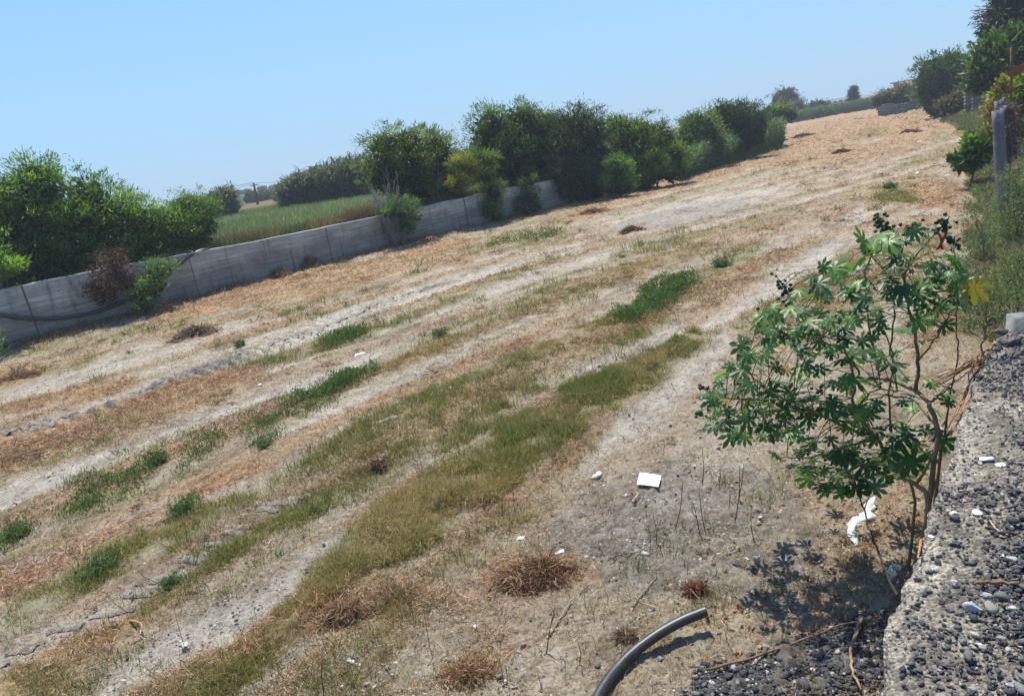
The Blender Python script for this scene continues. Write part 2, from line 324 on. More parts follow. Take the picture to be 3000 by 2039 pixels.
# ------------------------------------------------------------------ ground material
def ground_mat():
    m, nd, lk, b = new_mat('field_soil')
    geo = nd.new('ShaderNodeNewGeometry')
    a1 = nd.new('ShaderNodeAttribute'); a1.attribute_name = 'cover'; a2 = nd.new('ShaderNodeAttribute'); a2.attribute_name = 'wear'
    s1 = nd.new('ShaderNodeSeparateColor'); lk.new(a1.outputs['Color'], s1.inputs[0]); s2 = nd.new('ShaderNodeSeparateColor'); lk.new(a2.outputs['Color'], s2.inputs[0])
    def noise(sc_, det=8, rough=.7, st=(1, 1, 1)):
        mp = nd.new('ShaderNodeMapping'); mp.inputs['Scale'].default_value = st; lk.new(geo.outputs['Position'], mp.inputs[0])
        n = nd.new('ShaderNodeTexNoise'); n.inputs['Scale'].default_value = sc_; n.inputs['Detail'].default_value = det; n.inputs['Roughness'].default_value = rough
        lk.new(mp.outputs[0], n.inputs['Vector']); return n.outputs[0]
    def ramp(src, *st):
        r = nd.new('ShaderNodeValToRGB'); e = r.color_ramp.elements
        while len(e) < len(st): e.new(.5)
        for k, (p, c) in enumerate(st): e[k].position = p; e[k].color = (*c, 1)
        lk.new(src, r.inputs[0]); return r.outputs[0]
    def mix(f, A, B, mode='MIX'):
        x = nd.new('ShaderNodeMix'); x.data_type = 'RGBA'; x.blend_type = mode
        if isinstance(f, float): x.inputs['Factor'].default_value = f
        else: lk.new(f, x.inputs['Factor'])
        for nm, q in (('A', A), ('B', B)):
            if isinstance(q, tuple): x.inputs[nm].default_value = (*q, 1)
            else: lk.new(q, x.inputs[nm])
        return x.outputs['Result']
    def mathn(op, A, B=None):
        x = nd.new('ShaderNodeMath'); x.operation = op; x.use_clamp = op in ('MULTIPLY', 'ADD')
        for k, q in enumerate((A, B)):
            if q is None: continue
            if isinstance(q, float): x.inputs[k].default_value = q
            else: lk.new(q, x.inputs[k])
        return x.outputs[0]
    n_big = noise(.55, 5, .6); n_pat = noise(1.3, 7, .75, (1, .45, 1)); n_mid = noise(5, 10, .85); n_fine = noise(45, 5, .9); n_str = noise(9, 8, .85, (1, .6, 1))
    soil = ramp(n_mid, (.36, (.15, .122, .09)), (.45, (.30, .255, .19)), (.55, (.40, .35, .27)), (.68, (.52, .47, .385)))
    soil = mix(mathn('MULTIPLY', ramp(n_str, (.50, (0, 0, 0)), (.62, (1, 1, 1))), .55), soil, (.30, .20, .11))
    soil = mix(mathn('MULTIPLY', ramp(n_big, (.45, (0, 0, 0)), (.62, (1, 1, 1))), .35), soil, (.27, .195, .13))
    pale = ramp(n_mid, (.37, (.20, .172, .14)), (.46, (.37, .335, .28)), (.62, (.53, .495, .43)))
    grey = ramp(n_mid, (.34, (.085, .08, .078)), (.5, (.21, .195, .18)), (.68, (.36, .335, .30)))
    straw = ramp(n_str, (.35, (.12, .072, .042)), (.45, (.30, .185, .105)), (.55, (.42, .285, .165)), (.68, (.53, .41, .265)))
    green = ramp(n_str, (.33, (.08, .085, .025)), (.5, (.19, .17, .06)), (.66, (.33, .26, .12)))
    c = mix(s2.outputs[0], soil, pale); c = mix(s2.outputs[1], c, grey)
    fs = mathn('MULTIPLY', s1.outputs[1], ramp(n_mid, (.34, (.35, .35, .35)), (.52, (1, 1, 1)))); c = mix(fs, c, straw)
    fg = mathn('MULTIPLY', s1.outputs[0], ramp(n_mid, (.36, (.2, .2, .2)), (.56, (.95, .95, .95)))); c = mix(fg, c, green)
    c = mix(1.0, c, ramp(n_pat, (.36, (.60, .55, .50)), (.48, (.95, .94, .92)), (.66, (1.12, 1.12, 1.10))), 'MULTIPLY')
    vo = nd.new('ShaderNodeTexVoronoi'); vo.inputs['Scale'].default_value = 32; lk.new(geo.outputs['Position'], vo.inputs['Vector'])
    sep = nd.new('ShaderNodeSeparateColor'); lk.new(vo.outputs['Color'], sep.inputs[0])
    peb = mathn('MULTIPLY', mathn('LESS_THAN', vo.outputs['Distance'], .32), mathn('GREATER_THAN', sep.outputs[0], .72))
    pc = ramp(sep.outputs[1], (0., (.10, .10, .105)), (.5, (.26, .24, .22)), (1., (.6, .56, .5)))
    c = mix(mathn('MULTIPLY', peb, mathn('SUBTRACT', 1., s1.outputs[1])), c, pc)
    c = mix(1.0, c, ramp(n_fine, (.30, (.45, .44, .43)), (.5, (1, 1, 1)), (.72, (1.35, 1.35, 1.35))), 'MULTIPLY')  # fine hollows darkened, crests lightened: relief shading put into the soil colour
    lk.new(c, b.inputs['Base Color']); b.inputs['Roughness'].default_value = .95; b.inputs['Specular IOR Level'].default_value = .12
    hgt = mathn('ADD', mathn('MULTIPLY', n_fine, .5), mathn('MULTIPLY', n_mid, .5))
    bp = nd.new('ShaderNodeBump'); bp.inputs['Strength'].default_value = .8; bp.inputs['Distance'].default_value = .05
    lk.new(hgt, bp.inputs['Height']); lk.new(bp.outputs[0], b.inputs['Normal'])
    return m
M_ground = ground_mat()

# ground sheet: rows get wider apart with distance, out to the horizon
Q = 1.0
tdep = np.concatenate((np.linspace(2.6, .9, int(500 * Q))[:-1], np.linspace(.9, .025, int(900 * Q)), np.array([.018, .012, .008, .005, .003, .0015])))
az = np.radians(np.concatenate((np.linspace(-95, -68, 10)[:-1], np.linspace(-68, 16, int(1000 * Q)), np.linspace(16, 60, 14)[1:])))
dd = H / tdep; DD, AA = np.meshgrid(dd, az, indexing='ij'); gx = (np.sin(AA) * DD).ravel(); gy = (np.cos(AA) * DD).ravel()
pl = plan(gx, gy); z = gz(gx, gy, True, pl)
far = sstep((np.hypot(gx, gy) - 150) / 400); z = z * (1 - far) - far * 2.0
# the field behind the concrete wall lies on its own sheet; keep this one below it
nr, nc = DD.shape; idx = np.arange(nr * nc).reshape(nr, nc)
fq = np.stack((idx[:-1, :-1], idx[1:, :-1], idx[1:, 1:], idx[:-1, 1:]), -1).reshape(-1, 4)[:, ::-1]
dist = np.hypot(gx, gy)
dry = sstep((dist - 25) / 40) * .55
cov = np.stack((np.clip(pl['G'] + pl['D'], 0, 1) * .9, np.clip(pl['S'] + dry * (fbm(gx * .5, gy * .2, 91, 3) > -.2), 0, 1), np.zeros(len(gx))), 1)
bk = (gx > bank_x(gy)) & (gy > 7); cov[bk, 0] = np.maximum(cov[bk, 0], .7)
wear = np.stack((np.clip(pl['P'], 0, 1), np.clip(pl['K'], 0, 1), np.zeros(len(gx))), 1)
g = mesh('ground', np.stack((gx, gy, z), 1), fq, M_ground, None, {'cover': cov, 'wear': wear}, True); tag(g, kind='structure')

# ------------------------------------------------------------------ upper field behind the wall
def upz(x, y):
    x = np.asarray(x, float); y = np.asarray(y, float)
    wd = np.maximum(wall_x(y) - x, 0); d = np.hypot(x, y)
    return 1.22 + .05 * fbm(x * .3, y * .3, 8, 2) + .10 * sstep(1 - wd / 1.5) * 0 + 1.0 * sstep((d - 120) / 400)
def upper_mat():
    m, nd, lk, b = new_mat('upper_field_grass')
    geo = nd.new('ShaderNodeNewGeometry'); a = nd.new('ShaderNodeAttribute'); a.attribute_name = 'tint'
    n = nd.new('ShaderNodeTexNoise'); n.inputs['Scale'].default_value = 1.6; n.inputs['Detail'].default_value = 9; n.inputs['Roughness'].default_value = .75; lk.new(geo.outputs['Position'], n.inputs['Vector'])
    r = nd.new('ShaderNodeValToRGB'); r.color_ramp.elements[0].position = .3; r.color_ramp.elements[0].color = (.6, .6, .6, 1); r.color_ramp.elements[1].position = .7; r.color_ramp.elements[1].color = (1.3, 1.3, 1.25, 1)
    lk.new(n.outputs[0], r.inputs[0]); mx = nd.new('ShaderNodeMix'); mx.data_type = 'RGBA'; mx.blend_type = 'MULTIPLY'; mx.inputs['Factor'].default_value = 1
    lk.new(a.outputs['Color'], mx.inputs['A']); lk.new(r.outputs[0], mx.inputs['B']); lk.new(mx.outputs['Result'], b.inputs['Base Color']); b.inputs['Roughness'].default_value = 1
    b.inputs['Specular IOR Level'].default_value = .1
    return m
yy = np.concatenate((np.linspace(4, 50, 140), np.linspace(51, 120, 60), np.linspace(125, 600, 40)))
tt = np.concatenate((np.linspace(0, 12, 60), np.linspace(13, 120, 60), np.linspace(130, 700, 30)))
YY, TT = np.meshgrid(yy, tt, indexing='ij')
edge = np.where(YY < 43, wall_x(YY), np.interp(YY, [43, 64, 110, 600], [-9.8, -12, -22, -160]))
ux = (edge - .12 - TT).ravel(); uy = YY.ravel(); uz = upz(ux, uy)
n_u = fbm(ux * .12, uy * .12, 51, 3)[:, None]
base = np.array((.17, .22, .10)) * (1 + .25 * n_u)
dU = np.hypot(ux, uy); brown = sstep((dU - 76 - 6 * n_u[:, 0]) / 5)[:, None] * (uy > 20)[:, None]
ucol = base * (1 - brown) + np.array((.17, .115, .08)) * brown
grn2 = sstep((dU - 150) / 30)[:, None]; ucol = ucol * (1 - grn2) + np.array((.06, .075, .04)) * grn2
idx = np.arange(len(ux)).reshape(YY.shape)
fq = np.stack((idx[:-1, :-1], idx[1:, :-1], idx[1:, 1:], idx[:-1, 1:]), -1).reshape(-1, 4)
g = mesh('upper_field', np.stack((ux, uy, uz), 1), fq, upper_mat(), None, ucol, True); tag(g, kind='structure')

# ------------------------------------------------------------------ scatter: grass, weeds, straw
def cands(n, tmin, tmax, amin=-66, amax=12):
    t = rng.uniform(tmin, tmax, n); a = np.radians(rng.uniform(amin, amax, n)); d = H / t
    return np.sin(a) * d, np.cos(a) * d, d
def in_field(x, y): return (x > np.where(y < 43, wall_x(y) + .05, np.interp(y, [43, 64, 110, 200], [-9.8, -6, -8, -8]))) & (y < 118)
def on_ledge(x, y): return (y < 5.6) & (x > .02 + .135 * (y - 1.5))
LUMP = lambda x, y, s: fbm(x * 3.2, y * 3.2, s, 3)
def upd(n, lean): 
    v = rng.normal(0, lean, (n, 3)); v[:, 2] = 1; return unit(v)
def var(n, c, s=.22, hs_=.08):
    c = np.asarray(c, float); return np.clip(c * (1 + rng.normal(0, s, (n, 1))) * (1 + rng.normal(0, hs_, (n, 3))), .005, 1)
ga = Acc(); sa = Acc(); da = Acc(); gs = Acc()
for (tmin, tmax, n) in ((.026, .28, 1500000), (.28, 1.1, 1100000)):
    x, y, d = cands(n, tmin, tmax); k = in_field(x, y) & ~on_ledge(x, y); x, y, d = x[k], y[k], d[k]
    p = plan(x, y, 'PGD'); r = rng.random(len(x)); lu = LUMP(x, y, 201)
    pg = p['G'] * np.clip(.50 + 1.0 * lu + .45 * (p['G'] > .9), .05, 1.1) + .05 * (lu > .12) + .16 * np.clip(fbm(x * .9, y * .35, 333, 4) * 2.4 - .25, 0, 1)
    pg = pg * (1 - .88 * np.clip(p['P'], 0, 1)); k = r < pg * .75; P = np.stack((x, y, gz0(x, y) - .01), 1)[k]; dk = d[k]; nn = len(P); luk = lu[k]
    green = np.clip(.60 + 1.3 * fbm(P[:, 0] * 1.1, P[:, 1] * .9, 303, 2) + rng.normal(0, .25, nn), 0, 1)[:, None]
    c = np.array((.46, .34, .17)) * (1 - green) + np.array((.21, .24, .07)) * green
    c = var(nn, 1) * c
    hgt = (.07 + .10 * np.clip(luk + .3, 0, 1)) * (1 + .006 * dk) * rng.uniform(.5, 1.2, nn) * np.clip(p['G'][k] + .15, .35, 1.35)
    b = rng.normal(0, .65, (nn, 3)); b[:, 2] -= .45
    ga.add(*blades(P, upd(nn, .55), b, hgt, .0022 + .00042 * dk, c))
    pd = p['D'] * np.clip(.75 + 1.2 * lu, .1, 1); k = (r > .2) & (r < .2 + pd * .78); P = np.stack((x, y, gz0(x, y)), 1)[k]; dk = d[k]; nn = len(P)
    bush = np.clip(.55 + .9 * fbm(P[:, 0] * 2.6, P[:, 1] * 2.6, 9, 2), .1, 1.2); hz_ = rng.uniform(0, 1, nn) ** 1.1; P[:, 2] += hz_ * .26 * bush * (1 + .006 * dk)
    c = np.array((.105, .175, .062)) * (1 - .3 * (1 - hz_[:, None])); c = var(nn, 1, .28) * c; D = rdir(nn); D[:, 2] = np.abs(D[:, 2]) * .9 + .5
    da.add(*kites(P, unit(D), .026 + .0022 * dk, .006 + .0008 * dk, c)); k = rng.random(nn) < .2; Q_ = P[k].copy(); Q_[:, 2] -= hz_[k] * .26 * bush[k]; m = len(Q_)
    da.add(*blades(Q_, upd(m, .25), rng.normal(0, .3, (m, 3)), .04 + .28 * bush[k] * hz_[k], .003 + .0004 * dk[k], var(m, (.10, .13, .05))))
for (tmin, tmax, n) in ((.026, .28, 650000), (.28, 1.1, 700000)):
    x, y, d = cands(n, tmin, tmax); k = in_field(x, y) & ~on_ledge(x, y); x, y, d = x[k], y[k], d[k]
    p = plan(x, y, 'GSPK'); r = rng.random(len(x))
    ps = p['S'] * np.clip(.55 + .9 * fbm(x * 4, y * 4, 21, 3), .05, 1) + .09 + .30 * np.clip(fbm(x * 1.2, y * .6, 71, 4) * 2.2, 0, 1) * np.clip(1.3 - d / 40, .3, 1)
    ps = ps * (1 - .45 * bare_near(x, y)) * (1 - .8 * np.clip(p['P'], 0, 1)) * (1 - .7 * np.clip(p['K'], 0, 1)) + .01
    k = r < ps * .6; P = np.stack((x, y, gz0(x, y) + .010), 1)[k]; dk = d[k]; nn = len(P); sk = np.clip(p['S'][k], 0, 1)
    P[:, 2] += sk * np.clip(.035 * (1 + .03 * dk) * (fbm(P[:, 0] * 4, P[:, 1] * 4, 21, 3) + .8), 0, .25) * rng.uniform(.3, 1.4, nn)
    tone = rng.random(nn)[:, None]; rs = (fbm(P[:, 0] * 1.3, P[:, 1] * 1.3, 88, 2) > .1)[:, None]
    c = np.where(tone < .5, np.array((.46, .30, .17)), np.where(tone < .82, np.array((.64, .50, .33)), np.array((.20, .12, .075))))
    c = c * np.where(rs, np.array((1.0, .84, .76)), 1.); c = var(nn, 1, .2) * c
    D = rng.normal(0, 1, (nn, 3)); D[:, 2] = np.abs(rng.normal(.15, .30, nn)); b = rng.normal(0, .9, (nn, 3)); b[:, 2] -= .3
    sa.add(*blades(P, unit(D), b, rng.uniform(.03, .10, nn) * (.8 + .5 * sk) * (1 + .015 * dk), .0018 + .00045 * dk, c))
    # sparse fine green seedlings between the strips
    k = (r > .9) & (fbm(x * .9, y * .7, 444, 3) > .10) & (p['P'] < .3); k &= rng.random(len(x)) < .35 * (1 - .8 * bare_near(x, y)); P = np.stack((x, y, gz0(x, y)), 1)[k]; dk = d[k]; nn = len(P); P[:, 2] += rng.uniform(0, .05, nn)
    gs.add(*blades(P, upd(nn, .6), rng.normal(0, .5, (nn, 3)), rng.uniform(.04, .10, nn) * (1 + .01 * dk), .002 + .0004 * dk, var(nn, (.13, .16, .055))))
tag(gs.build('seedlings', M_grass), 'sparse fine green seedlings between the tracks', 'weeds', kind='stuff')
for si, cnt, hh_ in ((0, 62000, .16), (1, 18000, .11), (2, 8000, .10), (10, 4000, .12)):
    kp = STR['G'][si][0]; x = rng.uniform(kp[:, 0].min(), kp[:, 0].max(), cnt * 5); y = rng.uniform(kp[:, 1].min(), kp[:, 1].max(), cnt * 5); sd = poly_sd(x, y, kp); lu = LUMP(x, y, 201); l2 = fbm(x * 1.3, y * 1.1, 909, 2)
    k = (sd + .16 * lu + .10 * l2 > .02 + .06 * rng.random(len(x))) & (rng.random(len(x)) < .50 + 1.5 * lu + .2 * (si == 0)) & in_field(x, y); x, y, sd, lu, l2 = [q[k][:cnt] for q in (x, y, sd, lu, l2)]; nn = len(x); dk = np.hypot(x, y)
    P = np.stack((x, y, gz0(x, y) - .01), 1); green = np.clip(.55 + 1.3 * l2 + .9 * lu + rng.normal(0, .38, nn), 0, 1)[:, None]; c = np.array((.56, .43, .23)) * (1 - green) + np.array((.24, .27, .07)) * green
    b = rng.normal(0, .7, (nn, 3)); b[:, 2] -= .5; ga.add(*blades(P, upd(nn, .5), b, hh_ * np.clip(.55 + 1.1 * lu + 1.2 * sd, .35, 1.5) * rng.uniform(.4, 1.3, nn), .0026 + .00045 * dk, var(nn, 1, .38) * c))
o = ga.build('meadow_grass', M_grass); tag(o, 'olive green and browning grass growing in strips along the mown field', 'grass', kind='stuff')
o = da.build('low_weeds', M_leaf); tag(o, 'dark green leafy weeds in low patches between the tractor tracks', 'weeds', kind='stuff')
o = sa.build('cut_straw', M_straw); tag(o, 'tan and reddish cut straw strewn over the pale soil', 'straw', kind='stuff')

ca = Acc(); ta = Acc()
x, y, d = cands(16000, .028, .75); k = in_field(x, y) & ~on_ledge(x, y); x, y, d = x[k], y[k], d[k]; p = plan(x, y, 'GSPK'); r = rng.random(len(x))
for kind, acc_ in (('S', ca), ('G', ta)):
    pr = (p[kind] * (.55 if kind == 'S' else .8) * np.clip(d / 11, .25, 1) + (.04 if kind == 'S' else .03) * np.clip(d / 16, .15, 1)) * (1 - .75 * bare_near(x, y)) * (1 - .95 * np.clip(p['P'], 0, 1)); k = (r < pr * np.clip(.6 + 1.6 * fbm(x * .6, y * .35, 981, 3), .02, 1)) if kind == 'S' else (r > 1 - pr * np.clip(.5 + 1.4 * fbm(x * .8, y * .4, 983, 3), .02, 1))
    cx, cy, cd = x[k], y[k], d[k]; nc_ = len(cx); R_ = rng.lognormal(-2.3, .45, nc_) * (1 + .035 * cd); nb = np.where(cd > 30, 16, 26); ci = np.repeat(np.arange(nc_), nb); m = len(ci)
    q = rng.normal(0, .5, (m, 2)) * R_[ci][:, None]; q[:, 0] *= 1.3; P = np.stack((cx[ci] + q[:, 0], cy[ci] + q[:, 1], np.zeros(m)), 1); P[:, 2] = gz0(P[:, 0], P[:, 1]); rel = np.clip(1 - (q ** 2).sum(1) / (R_[ci] ** 2 * 1.4), 0, 1)
    if kind == 'S':
        P[:, 2] += rel * R_[ci] * .55 * rng.uniform(.2, 1, m); D = rng.normal(0, 1, (m, 3)); D[:, 2] = rng.normal(.1, .3, m); tn_ = rng.uniform(.35, 1.15, nc_)[ci][:, None]
        c = np.where(rng.random((m, 1)) < .6, (.36, .22, .125), (.55, .42, .27)) * tn_; acc_.add(*blades(P, unit(D), rng.normal(0, 1.1, (m, 3)) - (0, 0, .3), np.clip(R_[ci] * rng.uniform(.5, 1.1, m), .04, .5), .0024 + .0006 * cd[ci], var(m, 1, .2) * c))
    else:
        gr = np.clip(rng.uniform(0, 1.2, nc_), 0, 1)[ci][:, None]; c = np.array((.40, .30, .14)) * (1 - gr) + np.array((.15, .20, .05)) * gr
        acc_.add(*blades(P, upd(m, .45), rng.normal(0, .6, (m, 3)) - (0, 0, .3), (.06 + R_[ci] * .9) * rng.uniform(.5, 1.2, m), .0024 + .0005 * cd[ci], var(m, 1, .28) * c))
tag(ca.build('straw_clumps', M_straw), 'small lumps of raked straw dotted along the mown rows', 'straw', kind='stuff')
tag(ta.build('grass_tufts', M_grass), 'small tufts of green and yellow grass along the rows', 'grass', kind='stuff')
tr = Acc()
for line, wd, ln_, sp_, hh_, jit in (([(20,990),(160,938),(260,905),(430,843),(560,800),(700,752),(850,695),(960,655),(1130,615)], .30, .60, .25, .020, .35), ([(-20,1500),(100,1455),(200,1410),(350,1335),(450,1270),(560,1200),(700,1125),(860,1075)], .22, .32, .17, .022, .5), ([(880,960),(980,925),(1090,880)], .2, .4, .2, .02, .4)):
    W_ = np.array([V(a, b) for a, b in line]); pth = smooth_path(W_, 400); s_ = np.concatenate(([0], np.cumsum(np.linalg.norm(np.diff(pth, axis=0), axis=1)))); t_ = 0
    while t_ < s_[-1] - .5:
        i = np.searchsorted(s_, t_); c_ = pth[i]; t_ += sp_ * rng.uniform(.85, 1.2)
        if rng.random() < .12 + jit * .35: continue
        al = unit(pth[min(i + 5, 399)] - pth[max(i - 5, 0)]); dr = unit(np.array((_r[0], _r[1], 0)) - al * .12 + rng.normal(0, .06 + jit * .15, 3) * (1, 1, 0)); nr_ = np.array((-dr[1], dr[0], 0)); m = 8; u_ = np.linspace(-.5, .5, m) * ln_ * rng.uniform(.7, 1.1); off = rng.normal(0, .04, 2)
        ctr = c_[:2] + off + u_[:, None] * dr[:2]; pr_ = []
        for w_, h_ in ((-.055, -.02), (-.03, .7), (.0, 1.), (.03, .75), (.065, -.02)):
            xy = ctr + nr_[:2] * (w_ * sp_ / .24) + rng.normal(0, .005, (m, 2)); z_ = gz(xy[:, 0], xy[:, 1]) - .004 + hh_ * h_ * np.sin(PI * np.linspace(.08, .92, m)) ** .4 * rng.uniform(.6, 1.15, m) + .012; pr_.append(np.column_stack((xy, z_)))
        idx = np.arange(5 * m).reshape(5, m); tr.add(np.concatenate(pr_), np.stack((idx[:-1, :-1], idx[:-1, 1:], idx[1:, 1:], idx[1:, :-1]), -1).reshape(-1, 4))
o = mesh('tread_ridges', np.concatenate(tr.v), [np.concatenate(tr.f[4])], M_ground, None, {'cover': np.zeros((tr.n, 3)), 'wear': np.tile((.7, .2, 0), (tr.n, 1))}, True); tag(o, 'low ridges of soil pressed up by tractor tyre treads', 'tyre tracks', kind='stuff')

# ------------------------------------------------------------------ stones
def stone_template(seed, sub=1, sh=(1, .8, .55)):
    r = np.random.default_rng(seed); t = (1 + 5 ** .5) / 2
    v = np.array([(-1, t, 0), (1, t, 0), (-1, -t, 0), (1, -t, 0), (0, -1, t), (0, 1, t), (0, -1, -t), (0, 1, -t), (t, 0, -1), (t, 0, 1), (-t, 0, -1), (-t, 0, 1)], float)
    f = [(0,11,5),(0,5,1),(0,1,7),(0,7,10),(0,10,11),(1,5,9),(5,11,4),(11,10,2),(10,7,6),(7,1,8),(3,9,4),(3,4,2),(3,2,6),(3,6,8),(3,8,9),(4,9,5),(2,4,11),(6,2,10),(8,6,7),(9,8,1)]
    v = [x / np.linalg.norm(x) for x in v]
    for _ in range(sub):
        c = {}; g_ = []
        def mid(a, b):
            k = (min(a, b), max(a, b))
            if k not in c: m = v[a] + v[b]; v.append(m / np.linalg.norm(m)); c[k] = len(v) - 1
            return c[k]
        for a, b, d in f: x, y, z = mid(a, b), mid(b, d), mid(d, a); g_ += [(a, x, z), (b, y, x), (d, z, y), (x, y, z)]
        f = g_
    v = np.array(v)
    for _ in range(11):                         # chip flat facets off
        n = r.normal(size=3); n /= np.linalg.norm(n); h = r.uniform(.42, .78); k = v @ n; v = v - np.where(k > h, k - h, 0)[:, None] * n
    v += r.normal(0, .025, v.shape)
    return v * np.array(sh), np.array(f)
TEMPL = [stone_template(s, 1, (1, random.uniform(.65, .95), random.uniform(.45, .75))) for s in range(10)]
TEMPS = [stone_template(s + 50, 0, (1, random.uniform(.6, .95), random.uniform(.45, .75))) for s in range(8)]
def scatter_stones(P, size, cols, T, tilt=.5):
    acc = Acc(); n = len(P); ti = rng.integers(0, len(T), n)
    for t in range(len(T)):
        k = ti == t; m = k.sum()
        if not m: continue
        v, f = T[t]; a = rng.uniform(0, 2 * PI, m); b = rng.normal(0, tilt, m)
        ca, sa_, cb, sb = np.cos(a), np.sin(a), np.cos(b), np.sin(b)
        R = np.zeros((m, 3, 3)); R[:, 0, 0] = ca; R[:, 0, 1] = -sa_ * cb; R[:, 0, 2] = sa_ * sb; R[:, 1, 0] = sa_; R[:, 1, 1] = ca * cb; R[:, 1, 2] = -ca * sb; R[:, 2, 1] = sb; R[:, 2, 2] = cb
        vv = np.einsum('mij,vj->mvi', R, v) * size[k][:, None, None] + P[k][:, None, :]
        ff = (f[None] + (np.arange(m) * len(v))[:, None, None]).reshape(-1, 3)
        acc.add(vv.reshape(-1, 3), ff, np.repeat(cols[k], len(v), axis=0))
    return acc
# pebbles in the field
x, y, d = cands(48000, .16, 1.2); k = in_field(x, y) & ~on_ledge(x, y); x, y, d = x[k], y[k], d[k]
p = plan(x, y, 'SGKP'); k = rng.random(len(x)) < np.clip(.30 + .5 * p['K'] + .1 * p['P'] - .25 * p['G'] - .2 * p['S'] + .35 * bare_near(x, y), .04, 1) * np.clip(.25 + .9 * (fbm(x * .8, y * .8, 400, 2) + .4), .1, 1.2)
x, y, d = x[k], y[k], d[k]; n = len(x); r = rng.random((n, 1))
c = np.where(r < .45, (.16, .15, .145), np.where(r < .8, (.33, .30, .27), (.62, .59, .54))); sz = rng.lognormal(-4.9, .45, n) * (1 + .05 * d)
scatter_stones(np.stack((x, y, gz0(x, y) + sz * .2), 1), sz, c, TEMPS).build('pebbles', M_stone)
tag(bpy.data.objects['pebbles'], 'small grey and pale pebbles loose on the field soil', 'pebbles', kind='stuff')
# dark gravel spilled at the foot of the ledge
kp = STR['K'][4][0]; n = 60000
x = rng.uniform(kp[:, 0].min() - .2, .35, n); y = rng.uniform(kp[:, 1].min() - .4, kp[:, 1].max() + .2, n)
sd = poly_sd(x, y, kp); k = (sd + .18 * fbm(x * 3, y * 3, 5, 2) > rng.uniform(-.05, .12, n)) & (x < .5); x, y = x[k][:17000], y[k][:17000]; n = len(x)
sz = rng.lognormal(-4.35, .38, n); r = rng.random((n, 1)); c = np.where(r < .78, (.075, .077, .085), np.where(r < .93, (.17, .165, .16), (.42, .40, .37))) * rng.uniform(.7, 1.3, (n, 1))
scatter_stones(np.stack((x, y, gz0(x, y) + sz * .4 + rng.uniform(0, .02, n)), 1), sz, c, TEMPS).build('spilled_gravel', M_stone)
tag(bpy.data.objects['spilled_gravel'], 'dark grey gravel spilled on the soil below the ledge', 'gravel', kind='stuff')

# ------------------------------------------------------------------ gravel topped ledge (rubble concrete) at the right
edge_px = [(2560,2200),(2580,2039),(2600,1850),(2622,1775),(2660,1700),(2700,1590),(2723,1488),(2762,1390),(2800,1290),(2814,1226),(2838,1160),(2854,1112),(2888,1044),(2922,976),(3000,941),(3120,900)]
LZ = 1.5; ed = np.array([at(px, py, LZ)[:2] for px, py in edge_px]); ed = np.vstack(((-.06, .4), (-.03, 1.1), ed))
farx = ed[-3:]                                   # far end of the ledge
ys = np.linspace(.4, 5.4, 400); ex = np.interp(ys, ed[:-2, 1], ed[:-2, 0])
def ledge_h(x, y): return LZ + .018 * fbm(x * 2.5, y * 2.5, 700, 3) + .010 * fbm(x * 14, y * 14, 710, 2) + .004 * vnoise(x * 60, y * 60, 713) + .05 * sstep((x - .9) / 1.5)
ts = np.concatenate((np.linspace(0, 1.6, 200), np.linspace(1.65, 6, 20)))
rag = .018 * fbm(ys * 9, ys * 0, 720, 3) + .010 * vnoise(ys * 45, ys * 0, 725)
YY, TT = np.meshgrid(ys, ts, indexing='ij'); XX = ex[:, None] + rag[:, None] + TT; ZZ = ledge_h(XX, YY)
ZZ = ZZ - .035 * np.exp(-TT / .018) - .9 * sstep((YY - 5.05 - .25 * fbm(XX * 2, YY * 0, 9, 2) - .25 * (XX - .7)) / .35)
side = []; nsd = 14
for k in range(nsd):                              # the face down to the field
    f_ = (k + 1) / nsd; bx = ex + rag + .012 * fbm(ys * 6, np.full(len(ys), f_ * 8), 730, 2) + .02 * f_ ; side.append(np.stack((bx, ys, LZ * (1 - f_) - .1 * f_ + (ZZ[:, 0] - LZ) * (1 - f_)), 1))
top = np.stack((XX, YY, ZZ), -1); allr = np.concatenate([np.stack(side[::-1], 1), top], 1)
nr, nc = allr.shape[:2]; idx = np.arange(nr * nc).reshape(nr, nc)
fq = np.stack((idx[:-1, :-1], idx[:-1, 1:], idx[1:, 1:], idx[1:, :-1]), -1).reshape(-1, 4)
